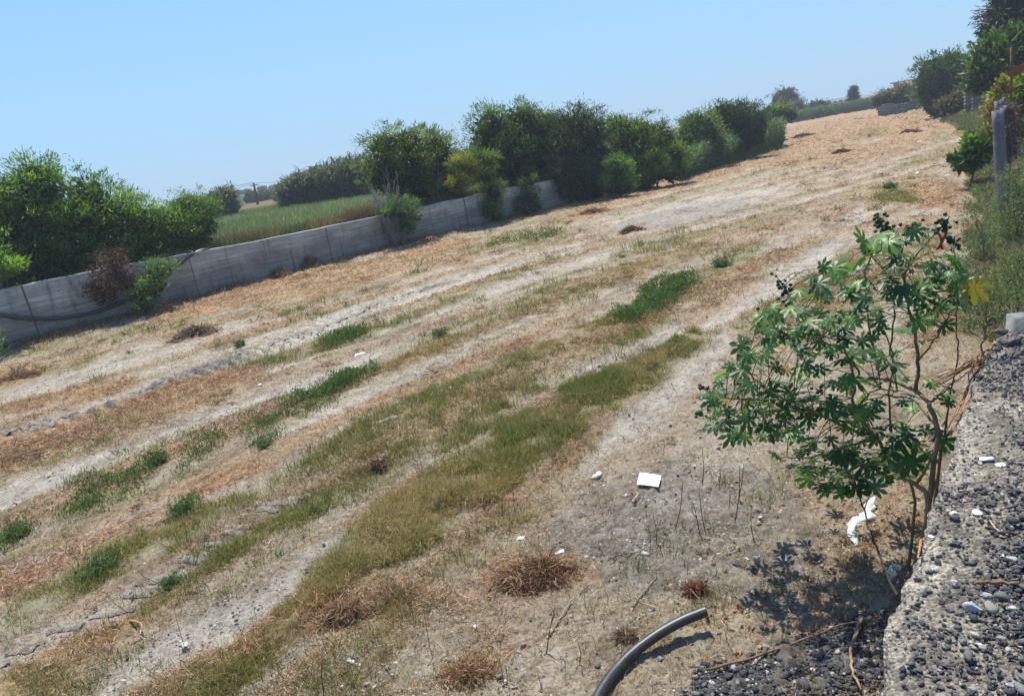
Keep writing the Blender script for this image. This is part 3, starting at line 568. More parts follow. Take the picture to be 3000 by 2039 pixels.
def ledge_mat():
    m, nd, lk, b = new_mat('rubble_concrete')
    geo = nd.new('ShaderNodeNewGeometry')
    n = nd.new('ShaderNodeTexNoise'); n.inputs['Scale'].default_value = 9; n.inputs['Detail'].default_value = 10; n.inputs['Roughness'].default_value = .75; lk.new(geo.outputs['Position'], n.inputs['Vector'])
    r = nd.new('ShaderNodeValToRGB'); e = r.color_ramp.elements; e[0].position = .3; e[0].color = (.09, .085, .075, 1); e[1].position = .7; e[1].color = (.40, .365, .30, 1); x = e.new(.5); x.color = (.20, .185, .16, 1)
    lk.new(n.outputs[0], r.inputs[0])
    vo = nd.new('ShaderNodeTexVoronoi'); vo.inputs['Scale'].default_value = 85; lk.new(geo.outputs['Position'], vo.inputs['Vector'])
    sp = nd.new('ShaderNodeSeparateColor'); lk.new(vo.outputs['Color'], sp.inputs[0])
    r2 = nd.new('ShaderNodeValToRGB'); r2.color_ramp.elements[0].color = (.45, .45, .48, 1); r2.color_ramp.elements[1].color = (1.5, 1.45, 1.35, 1); lk.new(sp.outputs[0], r2.inputs[0])
    mx = nd.new('ShaderNodeMix'); mx.data_type = 'RGBA'; mx.blend_type = 'MULTIPLY'; mx.inputs['Factor'].default_value = .8; lk.new(r.outputs[0], mx.inputs['A']); lk.new(r2.outputs[0], mx.inputs['B'])
    at_ = nd.new('ShaderNodeAttribute'); at_.attribute_name = 'tint'; m3 = nd.new('ShaderNodeMix'); m3.data_type = 'RGBA'; m3.blend_type = 'MULTIPLY'; m3.inputs['Factor'].default_value = 1; lk.new(mx.outputs['Result'], m3.inputs['A']); lk.new(at_.outputs['Color'], m3.inputs['B'])
    lk.new(m3.outputs['Result'], b.inputs['Base Color']); b.inputs['Roughness'].default_value = .95; b.inputs['Specular IOR Level'].default_value = .2
    bp = nd.new('ShaderNodeBump'); bp.inputs['Strength'].default_value = .7; bp.inputs['Distance'].default_value = .02; ad = nd.new('ShaderNodeMath'); ad.operation = 'SUBTRACT'
    lk.new(n.outputs[0], ad.inputs[0]); lk.new(vo.outputs['Distance'], ad.inputs[1]); lk.new(ad.outputs[0], bp.inputs['Height']); lk.new(bp.outputs[0], b.inputs['Normal'])
    return m
M_ledge = ledge_mat()
fx, fy = allr[..., 0].ravel(), allr[..., 1].ravel(); tt_ = fx - np.interp(fy, ys, ex); lime = np.clip(sstep(1 - (tt_ - .03 - .07 * fbm(fy * 3, fy * 0, 761, 2)) / .10) + 1.3 * sstep((fbm(fx * 2.6, fy * 2.6, 765, 3) - .18) * 5) * (tt_ < .7), 0, 1)
o = mesh('retaining_ledge', allr.reshape(-1, 3), fq, M_ledge, None, (1 + .5 * lime)[:, None] * np.array((1, .98, .94)), True)
tag(o, 'rough rubble concrete ledge topped with dark gravel at the bottom right', 'ledge')
# gravel on the ledge
n = 240000; x = rng.uniform(-.1, 2.0, n); y = rng.uniform(1.2, 5.3, n); e0 = np.interp(y, ed[:-2, 1], ed[:-2, 0]); t = x - e0
lm = fbm(x * 3.2, y * 3.2, 740, 3)
dens = sstep((t - .16 - .16 * lm - .03 * (y - 2)) / .20) * 1.0 + .22 * sstep(t / .04) + .3 * (lm > .0)
dens = np.where(y > 4.2, np.maximum(dens, .7), dens) * (1 - .6 * ((y > 3.0) & (y < 3.75) & (t < .55)) * (lm < .25)) * (1 - .5 * (fbm(x * 2.6, y * 2.6, 765, 3) > .2))
k = (t > .012) & (rng.random(n) < dens) & (y < 5.05); x, y, t = x[k][:60000], y[k][:60000], t[k][:60000]; n = len(x)
lo = rng.random(n); sz = rng.lognormal(-4.62, .44, n) * np.where(lo > .5, 1, .7) * (.65 + .45 * sstep((t - .1) / .5)); r = rng.random((n, 1))
c = np.where(r < .66, (.085, .086, .092), np.where(r < .91, (.17, .165, .155), (.42, .39, .34))) * rng.uniform(.65, 1.35, (n, 1))
zz = ledge_h(x, y) + sz * .3 + (lo > .5) * rng.uniform(0, .022, n) * sstep((t - .1) / .3)
scatter_stones(np.stack((x, y, zz), 1), sz, c, TEMPL).build('loose_gravel', M_stone)
tag(bpy.data.objects['loose_gravel'], 'dark grey angular gravel loose on top of the ledge', 'gravel', kind='stuff')

# ------------------------------------------------------------------ concrete wall on the left
def wall_mat():
    m, nd, lk, b = new_mat('board_marked_concrete')
    a = nd.new('ShaderNodeAttribute'); a.attribute_name = 'tint'      # x: along the wall, y: height
    s = nd.new('ShaderNodeSeparateColor'); lk.new(a.outputs['Color'], s.inputs[0])
    cb = nd.new('ShaderNodeCombineXYZ'); lk.new(s.outputs[0], cb.inputs[0]); lk.new(s.outputs[1], cb.inputs[1])
    def noise(sc_, st, det=6, rough=.65, off=0):
        mp = nd.new('ShaderNodeMapping'); mp.inputs['Scale'].default_value = st; mp.inputs['Location'].default_value = (off, off, 0); lk.new(cb.outputs[0], mp.inputs[0])
        n = nd.new('ShaderNodeTexNoise'); n.inputs['Scale'].default_value = sc_; n.inputs['Detail'].default_value = det; n.inputs['Roughness'].default_value = rough; lk.new(mp.outputs[0], n.inputs['Vector']); return n.outputs[0]
    def ramp(src, *st):
        r = nd.new('ShaderNodeValToRGB'); e = r.color_ramp.elements
        while len(e) < len(st): e.new(.5)
        for k, (p, c) in enumerate(st): e[k].position = p; e[k].color = (*c, 1) if isinstance(c, tuple) else (c, c, c, 1)
        lk.new(src, r.inputs[0]); return r.outputs[0]
    def mix(f, A, B, mode='MIX'):
        x = nd.new('ShaderNodeMix'); x.data_type = 'RGBA'; x.blend_type = mode
        if isinstance(f, float): x.inputs['Factor'].default_value = f
        else: lk.new(f, x.inputs['Factor'])
        for nm, q in (('A', A), ('B', B)):
            if isinstance(q, tuple): x.inputs[nm].default_value = (*q, 1)
            else: lk.new(q, x.inputs[nm])
        return x.outputs['Result']
    brd = noise(6, (.12, 1.9, 1), 3, .8); blot = noise(.9, (1, 1.3, 1), 6, .7, 5.); drip = noise(2.2, (1.6, .16, 1), 5, .7, 9.); pit = noise(30, (1, 1, 1), 2, .5, 3.)
    c = ramp(brd, (.3, (.27, .25, .22)), (.5, (.40, .38, .345)), (.7, (.52, .50, .46)))
    c = mix(1., c, ramp(blot, (.3, .72), (.6, 1.1)), 'MULTIPLY')
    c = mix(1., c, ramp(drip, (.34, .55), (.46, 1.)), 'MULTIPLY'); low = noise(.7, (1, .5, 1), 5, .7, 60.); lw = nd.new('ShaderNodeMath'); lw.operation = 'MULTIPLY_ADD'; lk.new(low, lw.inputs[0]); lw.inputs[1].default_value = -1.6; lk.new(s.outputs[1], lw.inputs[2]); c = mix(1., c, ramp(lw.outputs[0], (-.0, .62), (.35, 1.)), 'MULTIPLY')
    c = mix(1., c, ramp(pit, (.27, .35), (.33, 1.)), 'MULTIPLY')
    rust = noise(.9, (1.1, .10, 1), 3, .5, 21.); hh = ramp(s.outputs[1], (0.7, 0.), (1.0, 1.))
    x = nd.new('ShaderNodeMath'); x.operation = 'MULTIPLY'; lk.new(ramp(rust, (.62, 0.), (.70, .6)), x.inputs[0]); lk.new(hh, x.inputs[1])
    c = mix(x.outputs[0], c, (.22, .12, .06))
    wv = nd.new('ShaderNodeMath'); wv.operation = 'PINGPONG'; lk.new(s.outputs[1], wv.inputs[0]); wv.inputs[1].default_value = .075
    jn = nd.new('ShaderNodeMath'); jn.operation = 'LESS_THAN'; lk.new(wv.outputs[0], jn.inputs[0]); jn.inputs[1].default_value = .006
    jf = nd.new('ShaderNodeMath'); jf.operation = 'MULTIPLY'; lk.new(jn.outputs[0], jf.inputs[0]); lk.new(ramp(blot, (.4, .1), (.6, .6)), jf.inputs[1])
    c = mix(jf.outputs[0], c, (.10, .10, .10))
    jw = nd.new('ShaderNodeMath'); jw.operation = 'MULTIPLY_ADD'; lk.new(noise(.22, (1, .05, 1), 2, .5, 40.), jw.inputs[0]); jw.inputs[1].default_value = 5.; lk.new(s.outputs[0], jw.inputs[2])
    wx_ = nd.new('ShaderNodeMath'); wx_.operation = 'PINGPONG'; lk.new(jw.outputs[0], wx_.inputs[0]); wx_.inputs[1].default_value = 1.2
    jx = nd.new('ShaderNodeMath'); jx.operation = 'LESS_THAN'; lk.new(wx_.outputs[0], jx.inputs[0]); jx.inputs[1].default_value = .016
    c = mix(jx.outputs[0], c, (.11, .11, .11))
    lk.new(c, b.inputs['Base Color']); b.inputs['Roughness'].default_value = .92; b.inputs['Specular IOR Level'].default_value = .2
    bp = nd.new('ShaderNodeBump'); bp.inputs['Strength'].default_value = .5; bp.inputs['Distance'].default_value = .02; lk.new(brd, bp.inputs['Height']); lk.new(bp.outputs[0], b.inputs['Normal'])
    return m
yv = np.linspace(8.0, 43.0, 350); xv = np.interp(yv, wxy[:, 1], wxy[:, 0]); xv = np.convolve(np.pad(xv, 12, 'edge'), np.ones(25) / 25, 'valid')
tv = np.interp(yv, wxy[:, 1], wtop) + .02 * fbm(yv * .8, yv * 0, 801, 3); ln = np.concatenate(([0], np.cumsum(np.hypot(np.diff(xv), np.diff(yv)))))
tv = tv + .015 * (np.floor(ln / 4.8) % 2)
rows = []; cols = []; hs_ = np.linspace(-.3, 1, 26)
for h_ in hs_: rows.append(np.stack((xv + .006 * fbm(ln * .6, ln * 0 + h_ * 9, 805, 2) + .0, yv, tv * h_), 1)); cols.append(np.stack((ln, tv * h_, ln * 0), 1))
rows.append(np.stack((xv - .02, yv, tv + .012), 1)); cols.append(np.stack((ln, tv + .02, ln * 0), 1))
rows.append(np.stack((xv - .26, yv, tv + .012), 1)); cols.append(np.stack((ln, tv + .2, ln * 0), 1))
rows.append(np.stack((xv - .28, yv, tv * 0 - .3), 1)); cols.append(np.stack((ln, tv * 0, ln * 0), 1))
A_ = np.stack(rows, 0); nr, nc = A_.shape[:2]; idx = np.arange(nr * nc).reshape(nr, nc)
fq = np.stack((idx[:-1, :-1], idx[:-1, 1:], idx[1:, 1:], idx[1:, :-1]), -1).reshape(-1, 4)[:, ::-1]
endc = [idx[:, -1], idx[:, 0][::-1]]
cw = Acc(); cw.add(A_.reshape(-1, 3), fq, np.concatenate(cols).reshape(-1, 3))
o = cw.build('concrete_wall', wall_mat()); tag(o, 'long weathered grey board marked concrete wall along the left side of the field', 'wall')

# ------------------------------------------------------------------ plants
def WDp(px, py):                                   # horizontal distance of the wall face in a survey direction
    r = ray(px, py); a_ = r[:2] / np.hypot(*r[:2]); best = 25
    for i in range(len(yv) - 1):
        x0, y0, x1, y1 = xv[i], yv[i], xv[i + 1], yv[i + 1]; c0 = a_[0] * y0 - a_[1] * x0; c1 = a_[0] * y1 - a_[1] * x1
        if c0 * c1 <= 0: t = c0 / (c0 - c1 + 1e-12); best = math.hypot(x0 + (x1 - x0) * t, y0 + (y1 - y0) * t); break
    return best

def add_crown(acc, lobes, leaf, dens, c, c2=None, up=.25, droop=0., clump=.34, narrow=.22, spray=.12, yel=.3, gain=1.38):
    """lobes: (centre, radius) ; leaves sit in clumps over and inside each lobe"""
    c = np.minimum(np.array(c) * gain, .6); c2 = None if c2 is None else np.minimum(np.array(c2) * gain * 1.15, .6)
    for C, R in lobes:
        C = np.asarray(C, float); nc_ = max(6, int(dens * 6.5 * (R / clump) ** 2)); cr = clump * rng.uniform(.6, 1.25, nc_)
        d = rdir(nc_); d[:, 2] = np.where(d[:, 2] < -.35, -d[:, 2] * .6, d[:, 2]); d = unit(d)
        rr = R * rng.uniform(.70, 1.05, nc_) * (1 + .12 * rng.normal(size=nc_)); sp = rng.random(nc_) < spray; rr = rr + sp * clump * rng.uniform(.3, 1.1, nc_); cr = np.where(sp, cr * .6, cr)
        cc = C + d * rr[:, None]
        nl = (34 + 60 * rng.random(nc_)).astype(int); nl = np.where(sp, nl // 2, nl)
        ci = np.repeat(np.arange(nc_), nl); m = len(ci)
        off = rng.normal(0, .5, (m, 3)) * cr[ci][:, None]; off[:, 2] *= .75; P = cc[ci] + off
        D = unit(d[ci] * .7 + off / (cr[ci][:, None] + 1e-6) * .5 + rng.normal(0, .55, (m, 3)) + np.array((0, 0, up - droop)))
        yk = (rng.random(nc_) < yel * np.clip(.5 + d[:, 2], .1, 1.4)); mixv = np.where(yk, rng.uniform(.4, 1, nc_), rng.uniform(0, .25, nc_))[ci][:, None]  # lighter yellowish clumps favour upward sides: sunlit tops put into the leaf colour
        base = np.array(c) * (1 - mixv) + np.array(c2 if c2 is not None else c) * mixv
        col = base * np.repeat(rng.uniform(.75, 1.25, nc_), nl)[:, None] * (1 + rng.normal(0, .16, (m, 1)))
        acc.add(*kites(P, D, leaf * rng.uniform(.45, 1.6, m), leaf * narrow * rng.uniform(.8, 1.3, m), np.clip(col, .004, 1)))
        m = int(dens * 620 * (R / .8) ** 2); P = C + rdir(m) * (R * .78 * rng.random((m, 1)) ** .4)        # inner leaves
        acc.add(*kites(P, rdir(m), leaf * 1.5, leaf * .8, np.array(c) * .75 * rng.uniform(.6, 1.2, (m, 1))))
def add_limbs(acc, base, targets, r0, seed=0, split=.45):
    base = np.asarray(base, float); R_ = np.random.default_rng(seed)
    cen = np.mean(targets, axis=0); top = base * (1 - split) + cen * split; top[2] = base[2] + (cen[2] - base[2]) * split
    acc.add(*tube(smooth_path([base, base * .6 + top * .4 + R_.normal(0, .04, 3), top], 7), np.linspace(r0, r0 * .75, 7), 7)[:2])
    for T in targets:
        T = np.asarray(T, float); mid = (top + T) / 2 + R_.normal(0, .12, 3) * np.linalg.norm(T - top) * .5
        p = smooth_path([top, mid, T], 7); acc.add(*tube(p, np.linspace(r0 * .6, r0 * .12, 7), 5)[:2])
        for _ in range(3):
            a = p[R_.integers(2, 6)]; e = T + R_.normal(0, .35, 3) * np.linalg.norm(T - top) * .5
            acc.add(*tube(smooth_path([a, (a + e) / 2 + R_.normal(0, .06, 3), e], 5), np.linspace(r0 * .3, r0 * .05, 5), 4)[:2])
def plant(name, label, cat, base, lobes, D, leaf=.12, dens=1., c=(.05, .09, .025), c2=(.12, .17, .04), mat=None, r0=.09, group=None, w=None, wl=None, split=.45, **kw):
    """lobes in survey units (vx, vy, radius[, depth offset]) at distance D"""
    if w is None: L = [(VD(q[0], q[1], D + (q[3] if len(q) > 3 else random.uniform(-.3, .5) * Vs(q[2], D))), Vs(q[2], D)) for q in lobes]
    else:                             # standing w metres behind (+) or before (-) the wall
        wl = w if wl is None else wl; L = []
        for q in lobes: d_ = WDp(q[0] * K, q[1] * K) + wl + random.uniform(-.2, .35) * Vs(q[2], 25); L.append((VD(q[0], q[1], d_), Vs(q[2], d_)))
        base = gb(base[0], base[1], WDp(base[0] * K, base[1] * K) + w)
    t = empty(name, base, label, cat, group)
    a = Acc(); add_limbs(a, base, [l[0] for l in L], r0, len(label), split); a.build('trunk', M_bark, t)
    a = Acc(); add_crown(a, L, leaf, dens, c, c2, **kw); a.build('crown', mat or M_leaf, t)
    return t
def gb(vx, vy, D, z0=None):           # ground point below a survey direction at distance D
    p = VD(vx, vy, D); z_ = upz(p[0], p[1]) if p[0] < wall_x(p[1]) - .05 and p[1] < 60 else gz0(p[0], p[1])
    p[2] = float(z_) if z0 is None else z0; return p
GR = 'trees and large shrubs along the concrete wall'
A1, A2, DK = (.062, .11, .03), (.16, .24, .045), (.035, .055, .025)
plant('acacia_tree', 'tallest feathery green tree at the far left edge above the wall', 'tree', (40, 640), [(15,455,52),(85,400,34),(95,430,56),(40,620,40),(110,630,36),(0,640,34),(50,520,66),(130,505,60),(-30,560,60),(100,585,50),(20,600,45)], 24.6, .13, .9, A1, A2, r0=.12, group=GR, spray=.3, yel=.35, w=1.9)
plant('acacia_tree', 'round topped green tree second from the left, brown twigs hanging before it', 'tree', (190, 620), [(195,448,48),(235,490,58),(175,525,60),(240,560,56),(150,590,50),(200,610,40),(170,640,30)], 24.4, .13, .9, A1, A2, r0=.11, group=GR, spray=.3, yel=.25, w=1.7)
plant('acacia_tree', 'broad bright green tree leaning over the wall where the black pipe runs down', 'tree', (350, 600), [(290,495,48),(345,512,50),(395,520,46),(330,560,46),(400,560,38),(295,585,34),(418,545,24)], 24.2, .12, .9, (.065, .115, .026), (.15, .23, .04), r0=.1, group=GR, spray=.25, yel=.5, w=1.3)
plant('leafy_bush', 'soft green bush at the left end of the grassy gap above the wall', 'bush', (455, 560), [(425,478,38),(458,480,36),(468,515,28),(445,530,32),(460,548,24),(440,560,20)], 26.2, .10, 1., (.07, .115, .035), (.14, .2, .05), r0=.05, group=GR, yel=.4, clump=.28, w=1.6, split=0.1)
plant('leafy_bush', 'bright yellow green bush low on the wall top at the left edge', 'bush', (5, 640), [(-10,585,26),(8,612,24),(25,608,14)], 22.8, .12, 1., (.09, .16, .03), (.18, .27, .05), r0=.04, group=GR, yel=.6, clump=.28, w=0.8, wl=0.1, split=0.1)
plant('dead_bush', 'dry reddish brown bush spilling over the wall face', 'bush', (240, 620), [(268,598,30),(240,640,42),(215,662,34),(285,635,26),(248,675,26),(250,590,24)], 22.5, .10, .75, (.11, .062, .045), (.20, .13, .09), M_straw, r0=.05, group=GR, narrow=.14, droop=.5, up=0, clump=.3, w=0.5, wl=-0.2, split=0.1)
plant('wall_shrub', 'small loose green shrub at the foot of the wall beside the pipe', 'shrub', (322, 728), [(352,628,30),(330,668,26),(380,615,16),(325,702,22),(352,655,24)], 22.1, .11, .55, (.06, .105, .04), (.13, .2, .05), r0=.035, group=GR, spray=.35, clump=.26, yel=.4, w=-0.6, split=0.1)
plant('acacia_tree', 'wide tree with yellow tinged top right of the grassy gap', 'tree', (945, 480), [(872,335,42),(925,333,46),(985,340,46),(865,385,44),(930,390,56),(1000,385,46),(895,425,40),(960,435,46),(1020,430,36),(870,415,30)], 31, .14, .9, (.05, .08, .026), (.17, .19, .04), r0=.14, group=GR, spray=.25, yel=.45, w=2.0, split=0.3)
plant('flowering_bush', 'yellow flowering bush bulging over the wall before the dark trees', 'bush', (1050, 450), [(1052,382,34),(1070,400,30),(1040,420,28)], 29.0, .11, 1.1, (.085, .12, .028), (.27, .235, .03), r0=.05, group=GR, yel=.6, clump=.26, w=0.7, wl=0.0, split=0.1)
plant('leafy_bush', 'green bush trailing down the wall right of the yellow flowering bush', 'bush', (1110, 505), [(1095,365,30),(1108,400,24),(1118,440,30),(1110,475,28),(1125,500,18)], 29.2, .12, .9, (.05, .095, .028), (.13, .2, .04), r0=.06, group=GR, spray=.2, yel=.4, clump=.28, w=0.6, wl=-0.2, split=0.1)
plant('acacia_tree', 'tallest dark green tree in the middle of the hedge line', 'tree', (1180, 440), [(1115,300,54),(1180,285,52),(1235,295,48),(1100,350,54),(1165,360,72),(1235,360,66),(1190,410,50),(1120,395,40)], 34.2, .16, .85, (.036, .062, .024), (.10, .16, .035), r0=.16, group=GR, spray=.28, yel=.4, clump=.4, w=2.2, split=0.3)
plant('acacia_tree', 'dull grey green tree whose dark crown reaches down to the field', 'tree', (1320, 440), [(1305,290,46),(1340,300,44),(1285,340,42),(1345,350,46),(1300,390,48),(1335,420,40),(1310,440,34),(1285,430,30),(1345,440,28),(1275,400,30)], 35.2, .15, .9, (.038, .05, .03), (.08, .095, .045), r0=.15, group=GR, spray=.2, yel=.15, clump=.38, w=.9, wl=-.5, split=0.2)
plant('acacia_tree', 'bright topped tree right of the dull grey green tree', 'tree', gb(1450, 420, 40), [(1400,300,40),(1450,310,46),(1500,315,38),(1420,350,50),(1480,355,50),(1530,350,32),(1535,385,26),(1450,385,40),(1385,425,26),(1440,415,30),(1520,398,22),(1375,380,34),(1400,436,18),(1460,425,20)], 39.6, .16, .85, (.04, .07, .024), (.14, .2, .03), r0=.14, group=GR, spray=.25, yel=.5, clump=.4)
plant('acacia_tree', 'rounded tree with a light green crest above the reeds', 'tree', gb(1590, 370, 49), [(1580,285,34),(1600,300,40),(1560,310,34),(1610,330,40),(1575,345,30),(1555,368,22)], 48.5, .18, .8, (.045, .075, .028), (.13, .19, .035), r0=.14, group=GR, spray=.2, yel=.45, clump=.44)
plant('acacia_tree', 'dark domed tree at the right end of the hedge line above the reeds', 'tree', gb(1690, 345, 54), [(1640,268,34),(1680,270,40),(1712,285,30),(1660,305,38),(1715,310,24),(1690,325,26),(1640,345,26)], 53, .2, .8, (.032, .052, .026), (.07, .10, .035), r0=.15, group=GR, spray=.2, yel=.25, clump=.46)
plant('leafy_bush', 'light green bush in front of the dark trees with reedy leaves', 'bush', gb(1405, 440, 36.3), [(1395,375,22),(1410,395,28),(1395,420,24),(1425,420,18),(1408,432,20)], 36.4, .14, 1., (.05, .10, .04), (.14, .22, .04), r0=.05, group=GR, yel=.35, clump=.3, spray=.25, split=.08)
plant('leafy_bush', 'small bright bush between the hedge line and the field, left of the reeds', 'bush', gb(1490, 415, 39.5), [(1490,360,22),(1480,385,22),(1505,385,20),(1475,408,16)], 38.6, .14, 1., (.055, .11, .035), (.13, .2, .04), r0=.05, group=GR, yel=.5, clump=.3, split=.08)
plant('wall_shrub', 'shrub climbing the wall in front of the tallest dark tree', 'shrub', (1200, 488), [(1200,420,20),(1205,450,26),(1192,475,20),(1215,470,18)], 31.0, .13, .6, (.035, .06, .035), (.09, .14, .04), r0=.04, group=GR, spray=.35, yel=.3, clump=.28, w=-0.6, split=0.1)
plant('leafy_bush', 'dense green sapling standing alone before the wall', 'bush', (915, 562), [(912,482,30),(885,484,20),(942,492,20),(915,510,22),(900,466,18),(930,470,18),(930,520,14)], 28.1, .11, .8, (.05, .10, .045), (.11, .19, .055), r0=.035, group=GR, spray=.35, yel=.4, clump=.24, w=-0.8, split=0.2)
plant('distant_tree', 'hazy bush with a bright right side beyond the reeds', 'tree', gb(1765, 290, 76), [(1745,262,20),(1770,262,24),(1790,262,16),(1735,275,14)], 76, .28, .7, (.05, .065, .04), (.16, .21, .05), r0=.1, yel=.4, clump=.6, group='distant trees')
plant('distant_tree', 'dark round distant tree on the skyline above the bright bush', 'tree', gb(1785, 260, 170, .2), [(1782,222,18),(1798,228,14),(1768,232,14),(1785,238,18)], 170, .5, .9, (.035, .035, .035), (.05, .05, .05), r0=.3, clump=1., group='distant trees')
plant('distant_tree', 'pale grey green distant tree below the dark round one', 'tree', gb(1812, 262, 152, .1), [(1810,245,15),(1822,252,12),(1798,252,12)], 152, .4, .9, (.075, .085, .06), (.11, .12, .08), r0=.2, clump=.8, group='distant trees')
plant('distant_tree', 'low dark distant tree right of the palm', 'tree', gb(1868, 255, 160, .1), [(1862,244,11),(1872,248,9),(1848,247,9)], 160, .5, .9, (.04, .045, .045), (.06, .06, .05), r0=.2, clump=.9, group='distant trees')
plant('cypress_tree', 'slim upright dark cypress beside the long distant building', 'tree', gb(1937, 246, 165, .2), [(1937,205,3.4),(1937,211,4.4),(1937,218,5),(1937,225,5.2),(1937,232,5)], 165, .45, 1.6, (.03, .035, .035), None, r0=.2, clump=.5, group='distant trees', spray=0)
HG = 'hedge plants along the right boundary'
plant('dry_hedge', 'straggly grey brown hedge at the far end of the field', 'hedge', gb(2030, 245, 104, .1), [(1995,232,14),(2020,222,17),(2048,212,17),(2075,212,18),(2065,230,16),(2030,236,14),(2090,225,16)], 104, .35, .8, (.10, .085, .065), (.15, .12, .08), r0=.2, group=HG, clump=.7)
plant('leafy_bush', 'large rounded green bush at the far right end of the field', 'bush', gb(2130, 262, 74), [(2125,165,34),(2160,160,34),(2190,175,34),(2115,200,32),(2155,205,38),(2120,232,24),(2195,205,32),(2130,250,20)], 74.5, .3, .85, (.045, .075, .03), (.08, .12, .04), r0=.2, group=HG, clump=.6)
plant('dry_hedge', 'tangled brown hedge between the large bush and the block pillars', 'hedge', gb(2165, 262, 66), [(2150,240,16),(2170,245,18),(2192,240,16),(2180,222,14),(2215,250,14)], 66, .26, .7, (.10, .075, .06), (.10, .12, .05), r0=.1, group=HG, clump=.5)
plant('leafy_tree', 'dark broad leaved tree behind the fence at the right edge', 'tree', gb(2270, 250, 46), [(2245,125,26),(2290,110,34),(2262,150,34),(2232,165,26),(2300,140,30),(2255,185,30),(2225,190,18),(2320,90,24)], 46, .26, .9, (.04, .068, .024), (.10, .15, .035), r0=.18, group=HG, clump=.5, narrow=.5, yel=.3)
plant('conifer_tree', 'tall dark conifer with drooping sprays cut off by the right edge', 'tree', gb(2310, 240, 52), [(2268,45,20),(2290,20,24),(2315,10,26),(2250,80,18),(2285,65,30),(2320,50,30),(2258,98,14),(2275,-5,12)], 52, .34, 1., (.022, .034, .028), (.04, .05, .035), r0=.2, group=HG, clump=.5, droop=.6, up=0, narrow=.14, spray=.35)
plant('creeper', 'yellow green creeper tangled over the fence behind the concrete posts', 'creeper', gb(2300, 330, 30), [(2305,200,26),(2322,225,26),(2292,225,22),(2280,255,16),(2315,265,26),(2275,285,12),(2325,300,18),(2262,300,9)], 30, .13, .9, (.07, .12, .022), (.20, .26, .03), r0=.05, group=HG, yel=.5, clump=.26, narrow=.5)
plant('creeper', 'rusty brown dying creeper at the left fringe of the yellow green one', 'creeper', gb(2268, 330, 29), [(2275,200,12),(2255,240,11),(2262,265,11),(2250,305,10),(2258,330,10)], 29, .12, .7, (.16, .085, .035), (.16, .17, .03), r0=.03, group=HG, yel=.5, clump=.24, narrow=.4)
plant('broadleaf_shrub', 'low dark broad leaved shrub at the right border of the field', 'shrub', gb(2210, 385, 24.5), [(2215,335,12),(2222,352,13),(2200,366,13),(2185,378,8)], 24.4, .18, .8, (.035, .07, .03), (.09, .15, .04), r0=.03, group=HG, clump=.22, narrow=.6)
WG = 'feathery weed bushes on the right bank'
WC, WC2 = (.10, .14, .06), (.18, .22, .10)
for lab, b_, lo_, D_ in (('tall feathery green weeds right of the nearest concrete post', (2305, 640, 15.0), [(2310,400,26),(2300,450,32),(2325,480,34),(2300,530,34),(2320,570,34)], 15),
    ('feathery weeds below the nearest concrete post', (2240, 600, 14.0), [(2215,500,20),(2235,540,22),(2210,570,22),(2262,590,26),(2200,470,14)], 14.2),
    ('pale feathery weeds just beyond the end of the gravel ledge', (2240, 760, 9.0), [(2240,665,32),(2215,700,30),(2280,680,34),(2240,725,28),(2190,740,16)], 9.2),
    ('feathery weeds hanging at the right edge above the ledge', (2310, 700, 10.0), [(2310,620,34),(2290,650,28),(2322,590,26),(2325,670,22)], 10.2),
    ('thin feathery weeds left of the others beside the bare field', (2180, 650, 11.5), [(2180,600,16),(2170,640,18),(2188,680,20),(2165,700,12)], 11.4)):
    plant('weed_bush', lab, 'weed', gb(*b_), lo_, D_, .042, .9, WC, WC2, M_grass, .012, WG, clump=.13, narrow=.22, spray=.3, up=.4)

# bare grey shrub above the wall
t = empty('bare_shrub', gb(1150 * 1 - 262, 500, 29.5), 'leafless silver grey shrub on the wall beside the yellow tinged tree', 'shrub'); a = Acc(); b0 = np.array(t.location)
for k in range(46):
    e = VD(random.uniform(838, 905), random.uniform(412, 470), 29.5 + random.uniform(-.6, .5)); m_ = (b0 + e) / 2 + rng.normal(0, .10, 3)
    p = smooth_path([b0 + rng.normal(0, .04, 3) * (1, 1, 0), m_, e], 7); a.add(*tube(p, np.linspace(.018, .006, 7), 4))
    for _ in range(3):
        s_ = p[random.randint(3, 6)]; a.add(*tube([s_, s_ + (e - m_) * random.uniform(.2, .5) + rng.normal(0, .08, 3)], [.008, .004], 4))
a.build('branches', plain_mat('bare_grey_wood', (.20, .18, .175), (.32, .29, .28), 12, .9, .2), t)

